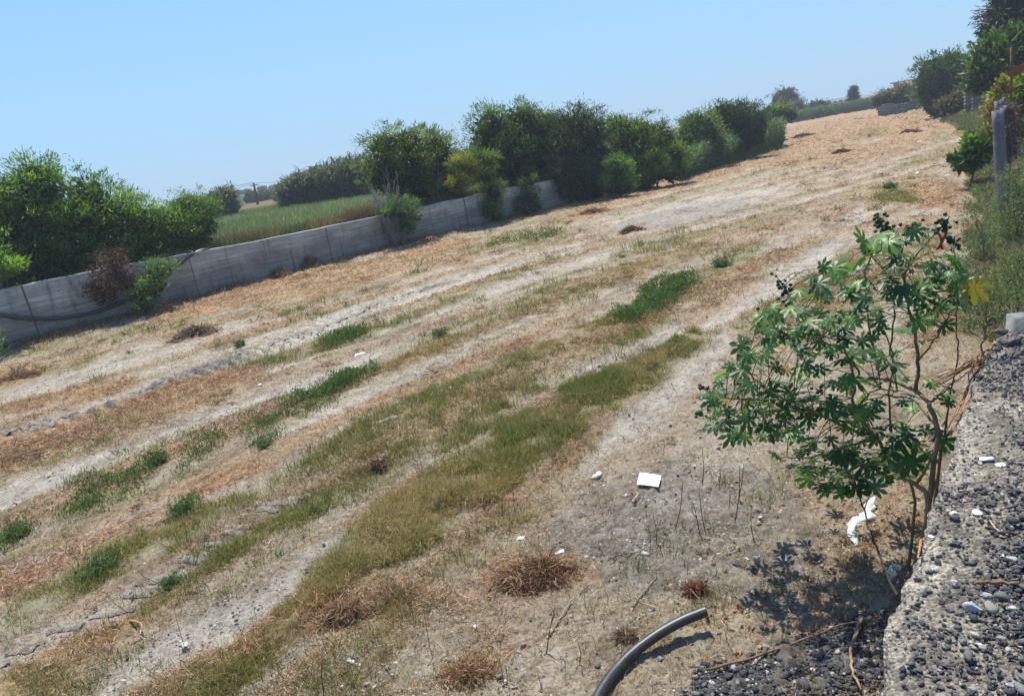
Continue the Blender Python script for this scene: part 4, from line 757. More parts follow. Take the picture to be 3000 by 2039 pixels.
# canes and reeds
def canes(name, label, cat, poly, D, h, n, c, c2, leafL, depth=1.5, kind=None, z=None):
    """upright canes with arching leaves standing along a survey line"""
    a = Acc(); st = Acc(); poly = np.array(poly, float); tt_ = rng.random(n); k = np.interp(tt_, np.linspace(0, 1, len(poly)), poly[:, 0]); D_ = np.interp(tt_, np.linspace(0, 1, len(poly)), poly[:, 2]); hh = np.interp(tt_, np.linspace(0, 1, len(poly)), poly[:, 3])
    ky = np.interp(tt_, np.linspace(0, 1, len(poly)), poly[:, 1]); base = []
    for i in range(n):
        p = VD(k[i], ky[i], D_[i] + rng.uniform(0, depth)); zz = float(upz(p[0], p[1])) if z == 'up' else float(gz0(p[0], p[1])); base.append((p[0], p[1], zz))
    base = np.array(base); Hh = hh * rng.uniform(.7, 1.12, n); lean = rng.normal(0, .10, (n, 2)); top = base + np.stack((lean[:, 0] * Hh, lean[:, 1] * Hh, Hh), 1)
    bw = .006 + .0002 * D_
    for i in range(0, n): 
        pass
    a.add(*blades(base, unit(top - base), rng.normal(0, .1, (n, 3)), Hh, bw * 2.2, np.tile(np.array(c2) * .9, (n, 1))))
    per = 15; ci = np.repeat(np.arange(n), per); m = len(ci); f_ = rng.uniform(.12, 1.02, m)[:, None]; P = base[ci] * (1 - f_) + top[ci] * f_
    Dd = rng.normal(0, .75, (m, 3)); Dd[:, 2] = rng.uniform(.3, 1.2, m); b_ = rng.normal(0, .3, (m, 3)); b_[:, 2] = -rng.uniform(.5, 1.6, m)
    mixv = rng.random((m, 1)); col = (np.array(c) * (1 - mixv) + np.array(c2) * mixv) * rng.uniform(.7, 1.25, (m, 1))
    a.add(*blades(P, unit(Dd), b_, leafL * rng.uniform(.6, 1.2, m), (leafL * .075), col))
    o = a.build(name, M_leaf); tag(o, label, cat, kind=kind); return o
canes('cane_clump', 'small dark clump of giant cane left of the distant brown field', 'cane', [(482,470,66,2.0),(535,465,66,2.2)], 66, 3.4, 200, (.045, .065, .04), (.12, .14, .085), 1.0, 2.5, z='up')
canes('cane_clump', 'wide dark clump of giant cane beyond the green upper field', 'cane', [(642,462,62,1.5),(680,455,62,2.2),(740,450,60,2.5),(800,445,58,2.7),(850,440,56,2.7)], 60, 4.5, 900, (.04, .06, .038), (.13, .15, .09), 1.05, 3.5, z='up')
canes('reed_stand', 'band of pale green reeds between the hedge line and the upper field edge', 'reeds', [(1540,405,41,1.2),(1600,385,46,1.45),(1660,370,50,1.55),(1720,350,56,1.8),(1778,335,62,2.0)], 50, 2.5, 1500, (.06, .12, .05), (.14, .22, .09), .55, 2.5, kind='stuff')
canes('reed_stand', 'low hazy green reeds at the far end of the field', 'reeds', [(1795,275,138,1.7),(1860,262,145,1.7),(1920,250,150,1.7),(1990,240,150,2.0)], 100, 2., 900, (.06, .10, .05), (.10, .15, .07), .8, 6, kind='stuff')
canes('cane_sprout', 'thin cane sprout against the wall at the left frame edge', 'cane', [(4,800,22.2,1.15),(10,800,22.2,1.25)], 22, 1.2, 7, (.12, .19, .07), (.2, .28, .12), .4, .2)
# weeds along the top of the wall, tall grass of the upper field
n = 26000; y = rng.uniform(15, 43, n); wd = rng.exponential(.8, n); x = wall_x(y) - .3 - wd; P = np.stack((x, y, upz(x, y)), 1)
nz = fbm(x * .8, y * .5, 811, 3)[:, None]; c = np.where(nz < -.05, np.array((.10, .14, .05)), np.where(nz < .22, np.array((.24, .19, .10)), np.array((.20, .13, .09)))); c = var(n, 1, .22) * c
b = rng.normal(0, .4, (n, 3)); b[:, 2] -= .2
a = Acc(); a.add(*blades(P, upd(n, .35), b, rng.uniform(.2, .62, n) * (.8 + .8 * (nz[:, 0] + .3)), .022, c)); o = a.build('wall_top_weeds', M_grass); tag(o, 'brown and green weeds growing along the top of the wall', 'weeds', kind='stuff')
n = 60000; th = rng.uniform(0, 1, n); y = rng.uniform(13, 75, n); x = wall_x(np.minimum(y, 43)) - .8 - rng.random(n) ** 1.0 * 45; k = np.hypot(x, y) < 78; x, y = x[k], y[k]; n = len(x); P = np.stack((x, y, upz(x, y)), 1); d = np.hypot(x, y)
nz = fbm(x * .15, y * .15, 51, 3)[:, None]; c = np.array((.23, .28, .135)) * (1 + .3 * nz) * rng.uniform(.7, 1.25, (n, 1)); a = Acc(); b = rng.normal(0, .3, (n, 3))
a.add(*blades(P, upd(n, .3), b, rng.uniform(.25, .5, n), .0012 * d, c)); o = a.build('upper_grass', M_grass); tag(o, 'pale green tall grass of the field behind the wall', 'grass', kind='stuff')

# ------------------------------------------------------------------ castor oil plant in the foreground
def Z6(x, y, D): return VD((2000 + x / 1.756) / K, (600 + y / 1.756) / K, D)
def ZG(x, y, s, ox, oy, z=0.): return at(ox + x / s, oy + y / s, z)
cb_ = VD(2700 / K, 1640 / K, 4.75); cb_[2] = float(gz0(cb_[0], cb_[1])) - .03
cp = empty('castor_oil_plant', cb_, 'large dark green castor oil plant with star shaped leaves growing beside the gravel ledge', 'plant')
st = Acc(); bpts = []
def stem(pts, r0, r1, c=(.9, .75, .5), n=22, sides=7):
    p = smooth_path([Z6(*q) if isinstance(q, tuple) else q for q in pts], n); p[1:-1] += rng.normal(0, .004, (n - 2, 3))
    v, f = tube(p, np.linspace(r0, r1, n), sides); st.add(v, f, c); bpts.extend(p[n // 4:]); return p
M_stem = plain_mat('castor_stem', (.17, .13, .09), (.32, .25, .17), 14, .7, .4, tint=True, spec=.4)
B0 = tuple(cb_); wb = np.array
gb_, gg_, dk_ = (1, .9, .75), (.55, .75, .3), (.30, .24, .18)
stem([wb(B0), (1290,1330,4.75), (1310,1170,4.8), (1262,1020,4.85), (1200,960,4.9)], .017, .013, gb_)
stem([(1200,960,4.9), (1215,800,4.95), (1190,650,5.0), (1160,520,5.05), (1130,380,5.1), (1130,250,5.1)], .012, .005, (.6, .5, .35))
stem([(1200,960,4.9), (1100,912,4.95), (1000,892,5.0), (920,898,5.05)], .014, .010, gb_)
stem([(920,898,5.05), (880,820,5.1), (800,700,5.2), (650,655,5.2), (580,560,5.2)], .008, .004, gg_)
stem([(1015,895,5.0), (990,800,5.1), (960,600,5.2), (940,350,5.3), (1020,150,5.3)], .009, .004, (.6, .55, .3))
stem([(1160,905,4.95), (1070,760,5.1), (1090,560,5.1), (1060,380,5.2), (950,240,5.2)], .007, .004, gg_)
stem([wb(B0) + (-.06, -.05, 0), (1265,1540,4.6), (1200,1440,4.65), (1100,1360,4.7), (1000,1200,4.8), (890,1050,4.9), (882,880,5.0), (830,740,5.0)], .016, .007, gb_, 30)
stem([(830,740,5.0), (700,690,5.0), (600,560,5.05), (530,440,5.1), (495,385,5.1)], .008, .0035, gg_)
stem([(1000,1200,4.8), (860,1150,4.7), (700,1080,4.65), (540,1010,4.6), (300,1000,4.6), (150,980,4.6)], .010, .004, gg_)
stem([(540,1010,4.6), (420,930,4.7), (330,830,4.8), (380,640,4.9)], .006, .003, gg_)
stem([(700,1080,4.65), (560,1060,4.6), (330,1060,4.5), (150,1100,4.5)], .006, .003, gg_)
stem([(890,1050,4.9), (980,960,4.8), (1100,960,4.7), (930,1010,4.8)], .006, .003, gg_)
stem([(1000,1200,4.8), (820,1250,4.5), (650,1300,4.45), (450,1295,4.4)], .008, .003, gg_)
stem([(1100,1360,4.7), (960,1330,4.5), (800,1380,4.4), (700,1420,4.4)], .008, .003, gg_)
stem([(1262,1020,4.85), (1340,965,4.9), (1400,900,5.0)], .009, .004, gg_)
stem([(1130,380,5.1), (1200,265,5.1), (1300,150,5.1), (1370,70,5.1)], .006, .003, gg_)
stem([(1190,650,5.0), (1330,500,5.1), (1440,430,5.1), (1500,415,5.1)], .006, .003, gg_)
stem([(1215,800,4.95), (1330,650,5.0), (1400,470,5.1), (1400,210,5.1)], .006, .003, gg_)
stem([(1200,1440,4.65), (1290,1300,4.5), (1340,1230,4.5)], .009, .004, gg_)
stem([wb(B0) + (-.03, .05, 0), (1405,860,5.3), (1405,640,5.3), (1420,500,5.3)], .006, .003, dk_)
stem([wb(B0) + (.02, .03, 0), (1330,1250,4.9), (1250,1080,5.0), (1180,1000,5.1), (1050,980,5.1)], .011, .006, gb_)
stem([wb(B0) + (-.08, .02, 0), (1190,1500,4.8), (1090,1250,4.9), (1060,1000,5.0), (1080,780,5.1), (1000,560,5.2)], .010, .004, gg_, 28)
p = [at(2628, 1742, 1.35), VD(2585 / K, 1650 / K, 3.9), VD(2550 / K, 1560 / K, 4.2), VD(2527 / K, 1482 / K, 4.4), VD(2500 / K, 1400 / K, 4.6)]
stem([np.array(q) for q in p], .006, .004, (.12, .1, .1))
bpts = np.array(bpts)
def castor_leaf_template(seed):
    r = np.random.default_rng(seed); nl = 8; ang = np.radians(np.linspace(-148, 148, nl)); ln = np.array([.52, .74, .9, 1., 1., .9, .74, .52]) * r.uniform(.92, 1.08, nl)
    v = [(0, 0, 0)]; 
    for k in range(nl):
        a = ang[k] + r.normal(0, .03); d = np.array((math.sin(a), math.cos(a))); s = np.array((math.cos(a), -math.sin(a))); L = ln[k]; wd = .165 * (.7 + .3 * L)
        for q, h in ((d * L * .34 - s * .085, 0), (d * L * .66 - s * wd, .0), (d * L * .88 - s * wd * .5, 0), (d * L, 0), (d * L * .88 + s * wd * .5, 0), (d * L * .66 + s * wd, .0), (d * L * .34 + s * .085, 0), (d * L * .6, -.04)):
            rr = np.linalg.norm(q); v.append((q[0], q[1], .04 * math.sin(9 * a) * rr - .30 * rr * rr + h * 1.0 + r.normal(0, .012)))
    f = []
    for k in range(nl):
        b = 1 + k * 8; m = b + 7; f += [(0, b, m), (0, m, b + 6), (b, b + 1, m), (m, b + 5, b + 6), (b + 1, b + 2, m), (b + 2, b + 3, m), (m, b + 3, b + 4), (m, b + 4, b + 5)]
        if k < nl - 1: f.append((0, b + 6, b + 8))
    return np.array(v), np.array(f)
CL = [castor_leaf_template(s) for s in range(6)]
poly6 = np.array([(60,1090),(110,920),(200,840),(300,720),(390,560),(500,470),(600,420),(720,310),(860,230),(960,140),(1100,110),(1250,100),(1400,180),(1450,330),(1470,450),(1400,560),(1330,640),(1250,700),(1180,840),(1300,900),(1400,880),(1390,1050),(1390,1250),(1290,1330),(1200,1400),(1090,1400),(1000,1480),(880,1500),(740,1480),(620,1400),(520,1330),(420,1290),(250,1190),(100,1180)], float)
pts = []; tries = 0
while len(pts) < 350 and tries < 60000:
    tries += 1; q = np.array((rng.uniform(50, 1480), rng.uniform(90, 1500)))
    if poly_sd(q[:1], q[1:], poly6)[0] < 5: continue
    x_, y_ = q; dn = .95
    if 960 < x_ < 1330 and 560 < y_ < 900: dn = .25
    if 900 < x_ < 1300 and 880 < y_ < 1080: dn = .2
    if 1150 < x_ < 1420 and 900 < y_ < 1250: dn = .25
    if y_ > 1200 and x_ < 600: dn = .3
    if 520 < x_ < 1000 and 830 < y_ < 1000: dn = .5
    if rng.random() > dn: continue
    if pts and min((q[0] - s[0]) ** 2 + (q[1] - s[1]) ** 2 for s in pts) < (22 if rng.random() < .5 else 34) ** 2: continue
    pts.append((x_, y_, rng.choice((30, 38, 46, 54), p=(.3, .35, .23, .12)), 4.9 + (x_ - 900) * .0003 + rng.normal(0, .22), 0))
big = [(1080,815,66),(940,1330,62),(890,1465,66),(430,1140,62),(550,1180,62),(640,600,66),(1140,1185,70),(1180,1325,88),(1050,1290,60),(1500,418,66),(970,1440,58),(350,930,52),(1060,185,56),(640,1370,52),(745,1465,48),(480,1290,46),(330,1100,54),(765,1010,46),(830,1280,58),(1270,390,58),(1130,440,58),(940,480,46),(1210,590,56),(830,900,46),(1330,1210,60),(420,770,44),(700,840,46),(1120,260,50),(860,590,46),(1220,410,50),(1000,1020,44)]
pts += [(x_, y_, r_, 4.65 + (x_ - 900) * .0003 + rng.normal(0, .08), 1) for x_, y_, r_ in big]
lf = Acc(); pt = st; camp = np.array((0, 0, H))
for x_, y_, r_, D_, bg in pts:
    C = Z6(x_, y_, D_); R = (r_ / 1.756) * D_ * 1.12 / 2400 * (1.5 if bg else 1.65)
    vc = unit(camp - C); nrm = unit(np.array((0, 0, 1.)) + vc * (rng.uniform(.5, 1.1) if bg else rng.uniform(-.2, .8)) + rng.normal(0, .42, 3))
    k = np.argmin(((bpts - C) ** 2).sum(1) + rng.uniform(0, .03, len(bpts))); Bp = bpts[k]
    out = C - Bp; out = out - nrm * out.dot(nrm); out = unit(out + rng.normal(0, .02, 3)); side = np.cross(out, nrm)
    v, f = CL[rng.integers(0, 6)]; vv = C + R * (v[:, :1] * side + v[:, 1:2] * out + v[:, 2:] * nrm)
    c0 = np.array((.044, .098, .028)) if rng.random() < .6 else np.array((.10, .18, .045))
    if rng.random() < .03: c0 = np.array((.25, .17, .04))
    c0 = c0 * rng.uniform(.75, 1.3); cc = np.tile(c0, (len(v), 1)); cc[0] *= 1.4
    lf.add(vv, f, cc)
    L = np.linalg.norm(C - Bp); mid = (C + Bp) / 2 + np.array((0, 0, .06)) * L * 2
    if L < .75: vt, ft = tube(smooth_path([Bp, mid, C], 6), np.linspace(.0035, .002, 6), 4, False); pt.add(vt, ft, (.45, .6, .25))
lf.build('foliage', M_castor, cp, False); st.build('stems', M_stem, cp, True)
sb, sf = stone_template(3, 1, (1, 1, 1)); v0 = np.array(stone_template(99, 1)[0]); 
t0_, tf0 = None, None
def spiky():
    t = (1 + 5 ** .5) / 2; v, f = stone_template(1, 1, (1, 1, 1)); v = unit(v); v2 = list(v); f2 = []
    for a, b, c_ in f: m = unit(v[a] + v[b] + v[c_]) * 1.38; v2.append(m); i = len(v2) - 1; f2 += [(a, b, i), (b, c_, i), (c_, a, i)]
    v2 = np.array(v2); v2[:len(v)] *= .92; return v2, np.array(f2)
SV, SF = spiky()
M_fruit = plain_mat('castor_fruit', (.022, .048, .022), (.05, .09, .035), 30, .6, .1)
for a_, b_, n_ in [((1000,70),(1050,150),34), ((1315,140),(1375,60),24), ((1140,150),(1210,100),16), ((1390,240),(1400,160),14), ((487,375),(540,455),20), ((510,500),(540,520),9), ((410,545),(450,590),16), ((930,215),(960,240),9), ((470,650),(510,680),14), ((105,940),(170,985),24), ((160,1010),(200,1040),20), ((700,730),(740,770),14), ((680,940),(720,970),9), ((720,1290),(760,1310),9), ((70,1070),(130,1090),9), ((560,700),(600,640),9)]:
    a = Acc(); D_ = 5.05; e1, e2 = Z6(*a_, D_), Z6(*b_, D_)
    for i in range(n_):
        t_ = rng.random(); c_ = e1 * (1 - t_) + e2 * t_ + rng.normal(0, .022, 3); s_ = rng.uniform(.0075, .011); q = unit(rng.normal(size=3)); th = rng.uniform(0, 6); kx = np.array([[0, -q[2], q[1]], [q[2], 0, -q[0]], [-q[1], q[0], 0]]); Rm = np.eye(3) + math.sin(th) * kx + (1 - math.cos(th)) * kx @ kx
        a.add(SV @ Rm.T * s_ + c_, SF, (1, 1, 1)); a.add(*tube([e1 * (1 - t_) + e2 * t_, c_], .0018, 3))
    a.add(*tube(smooth_path([e1, (e1 + e2) / 2, e2], 4), .003, 4)); a.build('seed_cluster', M_fruit, cp)
# red ribbon on the castor plant
c_ = Z6(1322, 175, 5.1); a = Acc()
for s_ in (-1, 1):
    u_ = np.linspace(0, 1, 9); p = np.stack((c_[0] + s_ * .012 + .014 * np.sin(u_ * 5 + s_), c_[1] + .01 * np.cos(u_ * 6), c_[2] + .05 - u_ * .12), 1)
    q = p + np.array((.017, .004, 0)); i = np.arange(8); a.add(np.concatenate((p, q)), np.stack((i, i + 1, i + 10, i + 9), 1))
tag(a.build('ribbon', plain_mat('red_plastic', (.55, .02, .03), (.7, .04, .05), 9, .5, 0), origin=c_), 'small torn red ribbon caught in the top of the castor oil plant', 'ribbon')

# ------------------------------------------------------------------ concrete fence posts and block walls at the right
posts = [(2922, 325, 2942, 655, 17.9, 'nearest concrete fence post with black wire loops around it'), (2925, 296, 2943, 560, 24.5, 'second concrete fence post from the camera, just behind the nearest'), (2931, 276, 2946, 480, 31, 'third concrete fence post in the receding row'), (2947, 260, 2955, 420, 39, 'farthest concrete fence post of the receding row')]
for i, (tx, ty, bx, by, D_, lab) in enumerate(posts):
    T = VD(tx / K, ty / K, D_); Bx = VD(bx / K, by / K, D_); Bx[2] = float(gz0(Bx[0], Bx[1])) - .1
    t = empty('fence_post', Bx, lab, 'fence post', 'concrete fence posts at the right')
    d = unit(T - Bx); n_ = 12; p = [Bx + (T - Bx) * s_ for s_ in np.linspace(0, 1, n_)]; a = Acc(); th = np.arange(4) * PI / 2 + PI / 4 + .5
    ring = np.stack((np.cos(th), np.sin(th), th * 0), 1) * .105; vs = np.concatenate([q + ring + rng.normal(0, .002, (4, 3)) for q in p])
    q = [(k * 4 + j, k * 4 + (j + 1) % 4, k * 4 + 4 + (j + 1) % 4, k * 4 + 4 + j) for k in range(n_ - 1) for j in range(4)] + [((n_ - 1) * 4, (n_ - 1) * 4 + 1, (n_ - 1) * 4 + 2, (n_ - 1) * 4 + 3)]
    a.add(vs, np.array(q), (.62, .62, .65)); a.build('shaft', M_conc, t)
    a = Acc(); e = T + np.array((.09, .04, .07)); ar = ring * .5; vs = np.concatenate((T + np.array((.03, 0, -.08)) + ar, T + np.array((.12, .04, .06)) + ar * .9, e + ar * .8)); q = [(k * 4 + j, k * 4 + (j + 1) % 4, k * 4 + 4 + (j + 1) % 4, k * 4 + 4 + j) for k in range(2) for j in range(4)] + [(8, 9, 10, 11)]
    a.add(vs, np.array(q), (1.5, 1.5, 1.45)); a.build('bent_arm', M_conc, t)  # same concrete tinted far paler than the shaft: sunlit upper face painted in
    for s_ in (.25, .52, .84)[: 3 if i < 2 else 1]:
        c_ = Bx + (T - Bx) * s_; a = Acc(); th = np.linspace(0, 2 * PI, 14)
        a.add(*tube(np.stack((c_[0] + .115 * np.cos(th), c_[1] + .115 * np.sin(th), c_[2] + .03 * np.sin(th + 1)), 1), .007, 4, False)); a.add(*tube([c_ + (.1, 0, 0), c_ + (.3, .5, rng.normal(0, .04))], .005, 4)); a.build('wire_loop', M_plas, t)
plant('dead_creeper', 'grey brown dead creeper hanging on the fence beside the posts', 'creeper', gb(2292, 350, 19.6), [(2291,248,7),(2293,266,8),(2292,286,9),(2291,306,9),(2292,328,10),(2294,350,10)], 19.6, .10, 1.2, (.12, .085, .075), (.18, .14, .12), M_straw, r0=.03, group=HG, clump=.12, narrow=.16, droop=.8, up=0)
def block_wall(name, label, px0, px1, pt, pb, D_, th_):
    A = VD(px0 / K, pb / K, D_); B = VD(px1 / K, pb / K, D_ + .2); T = VD(px0 / K, pt / K, D_)[2]; z0 = min(float(gz0(A[0], A[1])), float(gz0(B[0], B[1]))) - .1
    a = Acc(); u_ = unit((B - A) * (1, 1, 0)); L = np.linalg.norm((B - A)[:2]); nz = max(2, int((T - z0) / .2)); nx = max(1, int(L / .4))
    rz = math.atan2(u_[1], u_[0])
    for k in range(nz):
        for j in range(nx + 1):
            if k == nz - 1 and rng.random() < .35: continue
            x0 = max(0, (j - .5 * (k % 2)) * L / nx); x1 = min(L, (j + 1 - .5 * (k % 2)) * L / nx)
            if x1 - x0 < .03: continue
            c_ = A + u_ * (x0 + x1) / 2; c_ = (c_[0], c_[1], z0 + (k + .5) * (T - z0) / nz); v, f = box(c_, (x1 - x0 - .012, th_, (T - z0) / nz - .012), rz, k * 7 + j, .004); a.add(v, f, np.array((.75, .70, .66)) * rng.uniform(.6, 1.25))
    o = a.build(name, M_conc, origin=(A[0], A[1], z0)); tag(o, label, 'wall')
block_wall('block_pillar', 'narrow grey block pillar left of the broken block wall near the big bush', 2827, 2843, 263, 351, 60, .3)
block_wall('block_wall', 'short broken piece of grey block wall overgrown beside the creeper', 2848, 2886, 258, 345, 59, .2)
block_wall('boundary_wall', 'low stained grey wall closing the far end of the field', 2572, 2692, 309, 336, 100, .25)
A = at(2985, 918, .72)
a = Acc(); v, f = box((A[0], A[1], .36), (.15, .2, .68), .3, 3, .012); a.add(v, f, (.95, .95, .9)); tag(a.build('broken_block', M_conc, origin=(A[0], A[1], .1)), 'pale broken concrete block in the weeds beyond the ledge end', 'concrete block')

# rusty pole and basin among the creeper
A = VD(2964 / K, 215 / K, 27.5); T = VD(2962 / K, 140 / K, 27.5); a = Acc(); a.add(*tube([(A[0], A[1], .3), A, T], [.035, .035, .03], 8)); tag(a.build('rusty_pole', M_rust, origin=(A[0], A[1], .3)), 'rusty brown pole standing up through the creeper at the right edge', 'pole')
c_ = VD(2985 / K, 193 / K, 27); th = np.linspace(0, 2 * PI, 25)[:-1]; vs = []; 
for rr, zz in ((.34, .0), (.30, -.12), (.18, -.22), (.16, -.21), (.27, -.11), (.31, .0)): vs.append(np.stack((c_[0] + rr * np.cos(th), c_[1] + rr * np.sin(th), c_[2] + zz + .08 * np.cos(th)), 1))
vs = np.concatenate(vs); q = [(k * 24 + j, k * 24 + (j + 1) % 24, k * 24 + 24 + (j + 1) % 24, k * 24 + 24 + j) for k in range(5) for j in range(24)]
a = Acc(); a.add(vs, np.array(q)); tag(a.build('rusty_basin', M_rust, origin=c_), 'rusty round basin hung on the fence top by the rusty pole', 'basin')

# ------------------------------------------------------------------ black pipes
P_ = []
for zx, zy in [(-60,1165),(0,1180),(100,1195),(200,1205),(330,1205),(450,1195),(550,1178),(650,1155),(730,1125),(800,1100),(880,1062),(950,1020),(1080,920),(1180,850),(1245,795),(1275,775)]:
    px, py = zx / 2.257, 400 + zy / 2.257; P_.append(VD(px / K, py / K, WDp(px, py) - .10))
P_.append(P_[-1] + (-.3, .1, .06)); P_.append(P_[-1] + (-.5, .2, -.1))
a = Acc(); a.add(*tube(smooth_path(P_, 90), .055, 10)); tag(a.build('water_pipe', M_plas, smooth=True, origin=P_[0]), 'long black plastic pipe sagging along the wall face and over its top', 'pipe')
P_ = [VD((zx / 2.257) / K, (400 + zy / 2.257) / K, WDp(zx / 2.257, 400 + zy / 2.257) + .08) for zx, zy in ((1290,772),(1330,757),(1370,752),(1420,764))]
a = Acc(); a.add(*tube(smooth_path(P_, 16), .06, 10)); tag(a.build('pipe_piece', M_plas, smooth=True, origin=P_[0]), 'short black pipe piece lying on top of the wall', 'pipe')
pp_ = [ZG(x, y, 2.138, 1400, 1300, z) for x, y, z in ((1428,1048,.16),(1300,1098,.14),(1180,1160,.115),(1080,1225,.095),(970,1310,.075),(880,1400,.06),(810,1490,.055),(750,1590,.05),(715,1700,.05))]
pp_ = smooth_path(pp_, 60); a = Acc(); t = empty('pipe_offcut', pp_[-1], 'thick dull black plastic pipe arching over the soil at the bottom', 'pipe')
a.add(*tube(pp_, .032, 20, False)); e0_, d0 = pp_[0], unit(pp_[0] - pp_[1]); v1, f1 = tube([e0_, e0_ + d0 * .001], [.032, .032], 20, False); v2, _ = tube([e0_ + d0 * .001, e0_ - d0 * .2], [.026, .026], 20, False)
i = np.arange(20); a.add(np.concatenate((v1[20:], v2[:20])), np.stack((i, (i + 1) % 20, 20 + (i + 1) % 20, 20 + i), 1)); a.add(v2, f1[0][:, ::-1]); a.build('pipe_wall', M_plas, t, True)

# ------------------------------------------------------------------ stones, litter, sticks, heaps
def stone(px, py, r, label, c, z=0., flat=.6, seed=0, group=None, name='stone', mat=None):
    C = at(px, py, z); D_ = math.hypot(*C[:2]); s_ = r * math.sqrt(D_ * D_ + (H - z) ** 2) / 2300; v, f = stone_template(seed + int(px), 2, (1, .8, flat)); th = seed + px
    v = v @ np.array([(math.cos(th), math.sin(th), 0), (-math.sin(th), math.cos(th), 0), (0, 0, 1)]); g_ = float(gz0(C[0], C[1])) if z == 0 else float(ledge_h(C[0], C[1]))
    a = Acc(); a.add(v * s_ + np.array((C[0], C[1], g_ + s_ * flat * .55)), f, np.tile(np.array(c), (len(v), 1))); o = a.build(name, mat or M_stone, origin=(C[0], C[1], g_)); tag(o, label, 'stone', group)
WH, PA, GY = (.74, .72, .68), (.52, .48, .42), (.27, .27, .28)
G1, G2 = 'loose stones on the field', 'pale stones on the gravel ledge'
for zx, zy, r, lab, c, fl in [(525,700,42,'largest pale stone, above the right end of the big straw heap',WH,.6),(125,805,24,'pale stone at the left end of the big straw heap',PA,.7),(675,720,22,'flat tan stone just right of the largest pale stone',PA,.4),(1750,755,36,'round grey cracked stone on bare soil below the stalks',GY,.85),(1770,315,19,'small white stone below the upright dry stems, upper of two',WH,.7),(1775,478,21,'small white stone below the upright dry stems, lower of two',WH,.6),(1193,383,14,'small dark stone just below the white paper sheet',GY,.6),(930,338,17,'flat white stone left of the white paper sheet',WH,.35),(265,602,40,'long flat white stone left of the largest pale stone',WH,.2),(1400,740,19,'flat pale stone amid green sprouts',PA,.4),(1145,1370,24,'blue grey chip beside the black pipe',(.25,.33,.42),.8),(1685,738,22,'pale stone touching the round grey stone',PA,.6)]:
    stone(1400 + zx / 2.138, 1300 + zy / 2.138, r / 2.138, lab, c, 0., fl, 1, G1)
for zx, zy, r, lab, c, fl in [(630,1015,58,'large smooth tan stone half buried above the dark spilled gravel',(.36,.28,.20),.35),(258,965,21,'small white cube like stone left of the tan stone',WH,.6),(60,1290,26,'grey pebble at the edge of the spilled gravel',(.40,.38,.36),.6)]:
    stone(2200 + zx / 2.1375, 1300 + zy / 2.1375, r / 2.1375, lab, c, 0., fl, 2, G1)
for zx, zy, r, lab, c, fl in [(570,1335,38,'white angular stone near the bottom left of the straw heaps',WH,.4),(1470,1095,30,'white wedge shaped stone right of the reddish straw',WH,.4),(895,1350,30,'pale stone at the bottom right of the white angular one',PA,.4),(680,1500,26,'pale stone near the bottom edge of the picture',PA,.5)]:
    stone(800 + zx / 2.4725, 1400 + zy / 2.4725, r / 2.4725, lab, c, 0., fl, 3, G1)
for px, py, r, lab, c in [(545,1895,14,'white stone on the broad pale track near the bottom left',WH),(135,1968,16,'round pale stone in straw near the bottom left corner',PA),(762,1128,9,'white stone in the brown straw strip at left',WH),(1512,1006,6,'pale stone in the middle of the field',WH)]:
    stone(px, py, r, lab, c, 0., .6, 4, G1)
for zx, zy, r, lab, c, fl in [(1480,110,48,'large flat white stone at the upper part of the ledge',WH,.3),(1560,138,34,'flat white stone touching the large one on the ledge',WH,.3),(1265,448,25,'thin white shell like stone left of its pair on the ledge',WH,.25),(1415,455,36,'curved white stone in the middle of the ledge gravel',WH,.3),(1135,600,24,'flat white chip near the left rim of the ledge',WH,.25),(1150,790,22,'light grey stone near the ledge rim above the round one',(.5,.5,.5),.5),(1390,1045,50,'biggest rounded light grey stone on the ledge',(.40,.44,.48),.8),(1275,885,28,'round pale stone amid dark gravel left of the sticks',(.5,.49,.48),.8),(1490,960,34,'light grey angular stone below the sticks',(.42,.43,.45),.6),(1575,700,22,'small white stone above the sticks',WH,.6),(1620,725,38,'pale grey stone beside the small white one above the sticks',(.45,.45,.44),.6),(955,1140,17,'tiny bluish stone near the ledge rim',(.35,.48,.6),.6),(1640,1505,48,'long flat grey stone at the bottom right corner',(.30,.30,.30),.3),(1430,1275,19,'small white stone near the bottom right',WH,.6)]:
    stone(2200 + zx / 2.1375, 1300 + zy / 2.1375, r / 2.1375, lab, c, LZ, fl, 5, G2)

def sheet(name, label, cat, quad, s, ox, oy, mat, amp=.01, tint=(1, 1, 1), n=14, lift=.02):
    q = [ZG(x, y, s, ox, oy) for x, y in quad]; u_ = np.linspace(0, 1, n); U, W_ = np.meshgrid(u_, u_, indexing='ij'); P = sum(np.expand_dims(w_, -1) * p_ for w_, p_ in (((1 - U) * (1 - W_), q[0]), (U * (1 - W_), q[1]), (U * W_, q[2]), ((1 - U) * W_, q[3])))
    P = P.reshape(-1, 3); P[:, 2] = gz0(P[:, 0], P[:, 1]) + lift + amp * fbm(P[:, 0] * 9, P[:, 1] * 9, 5, 2) + amp * .3 * fbm(P[:, 0] * 40, P[:, 1] * 40, 6, 2)
    idx = np.arange(n * n).reshape(n, n); f = np.stack((idx[:-1, :-1], idx[1:, :-1], idx[1:, 1:], idx[:-1, 1:]), -1).reshape(-1, 4)
    a = Acc(); a.add(P, f, tint); tag(a.build(name, mat, origin=q[0]), label, cat)
sheet('paper_sheet', 'flat white paper sheet lying on the bare soil', 'paper', [(1020,225),(1155,243),(1135,310),(1000,298)], 2.138, 1400, 1300, M_white, .006, (1.05, 1.05, 1.05), lift=.045)
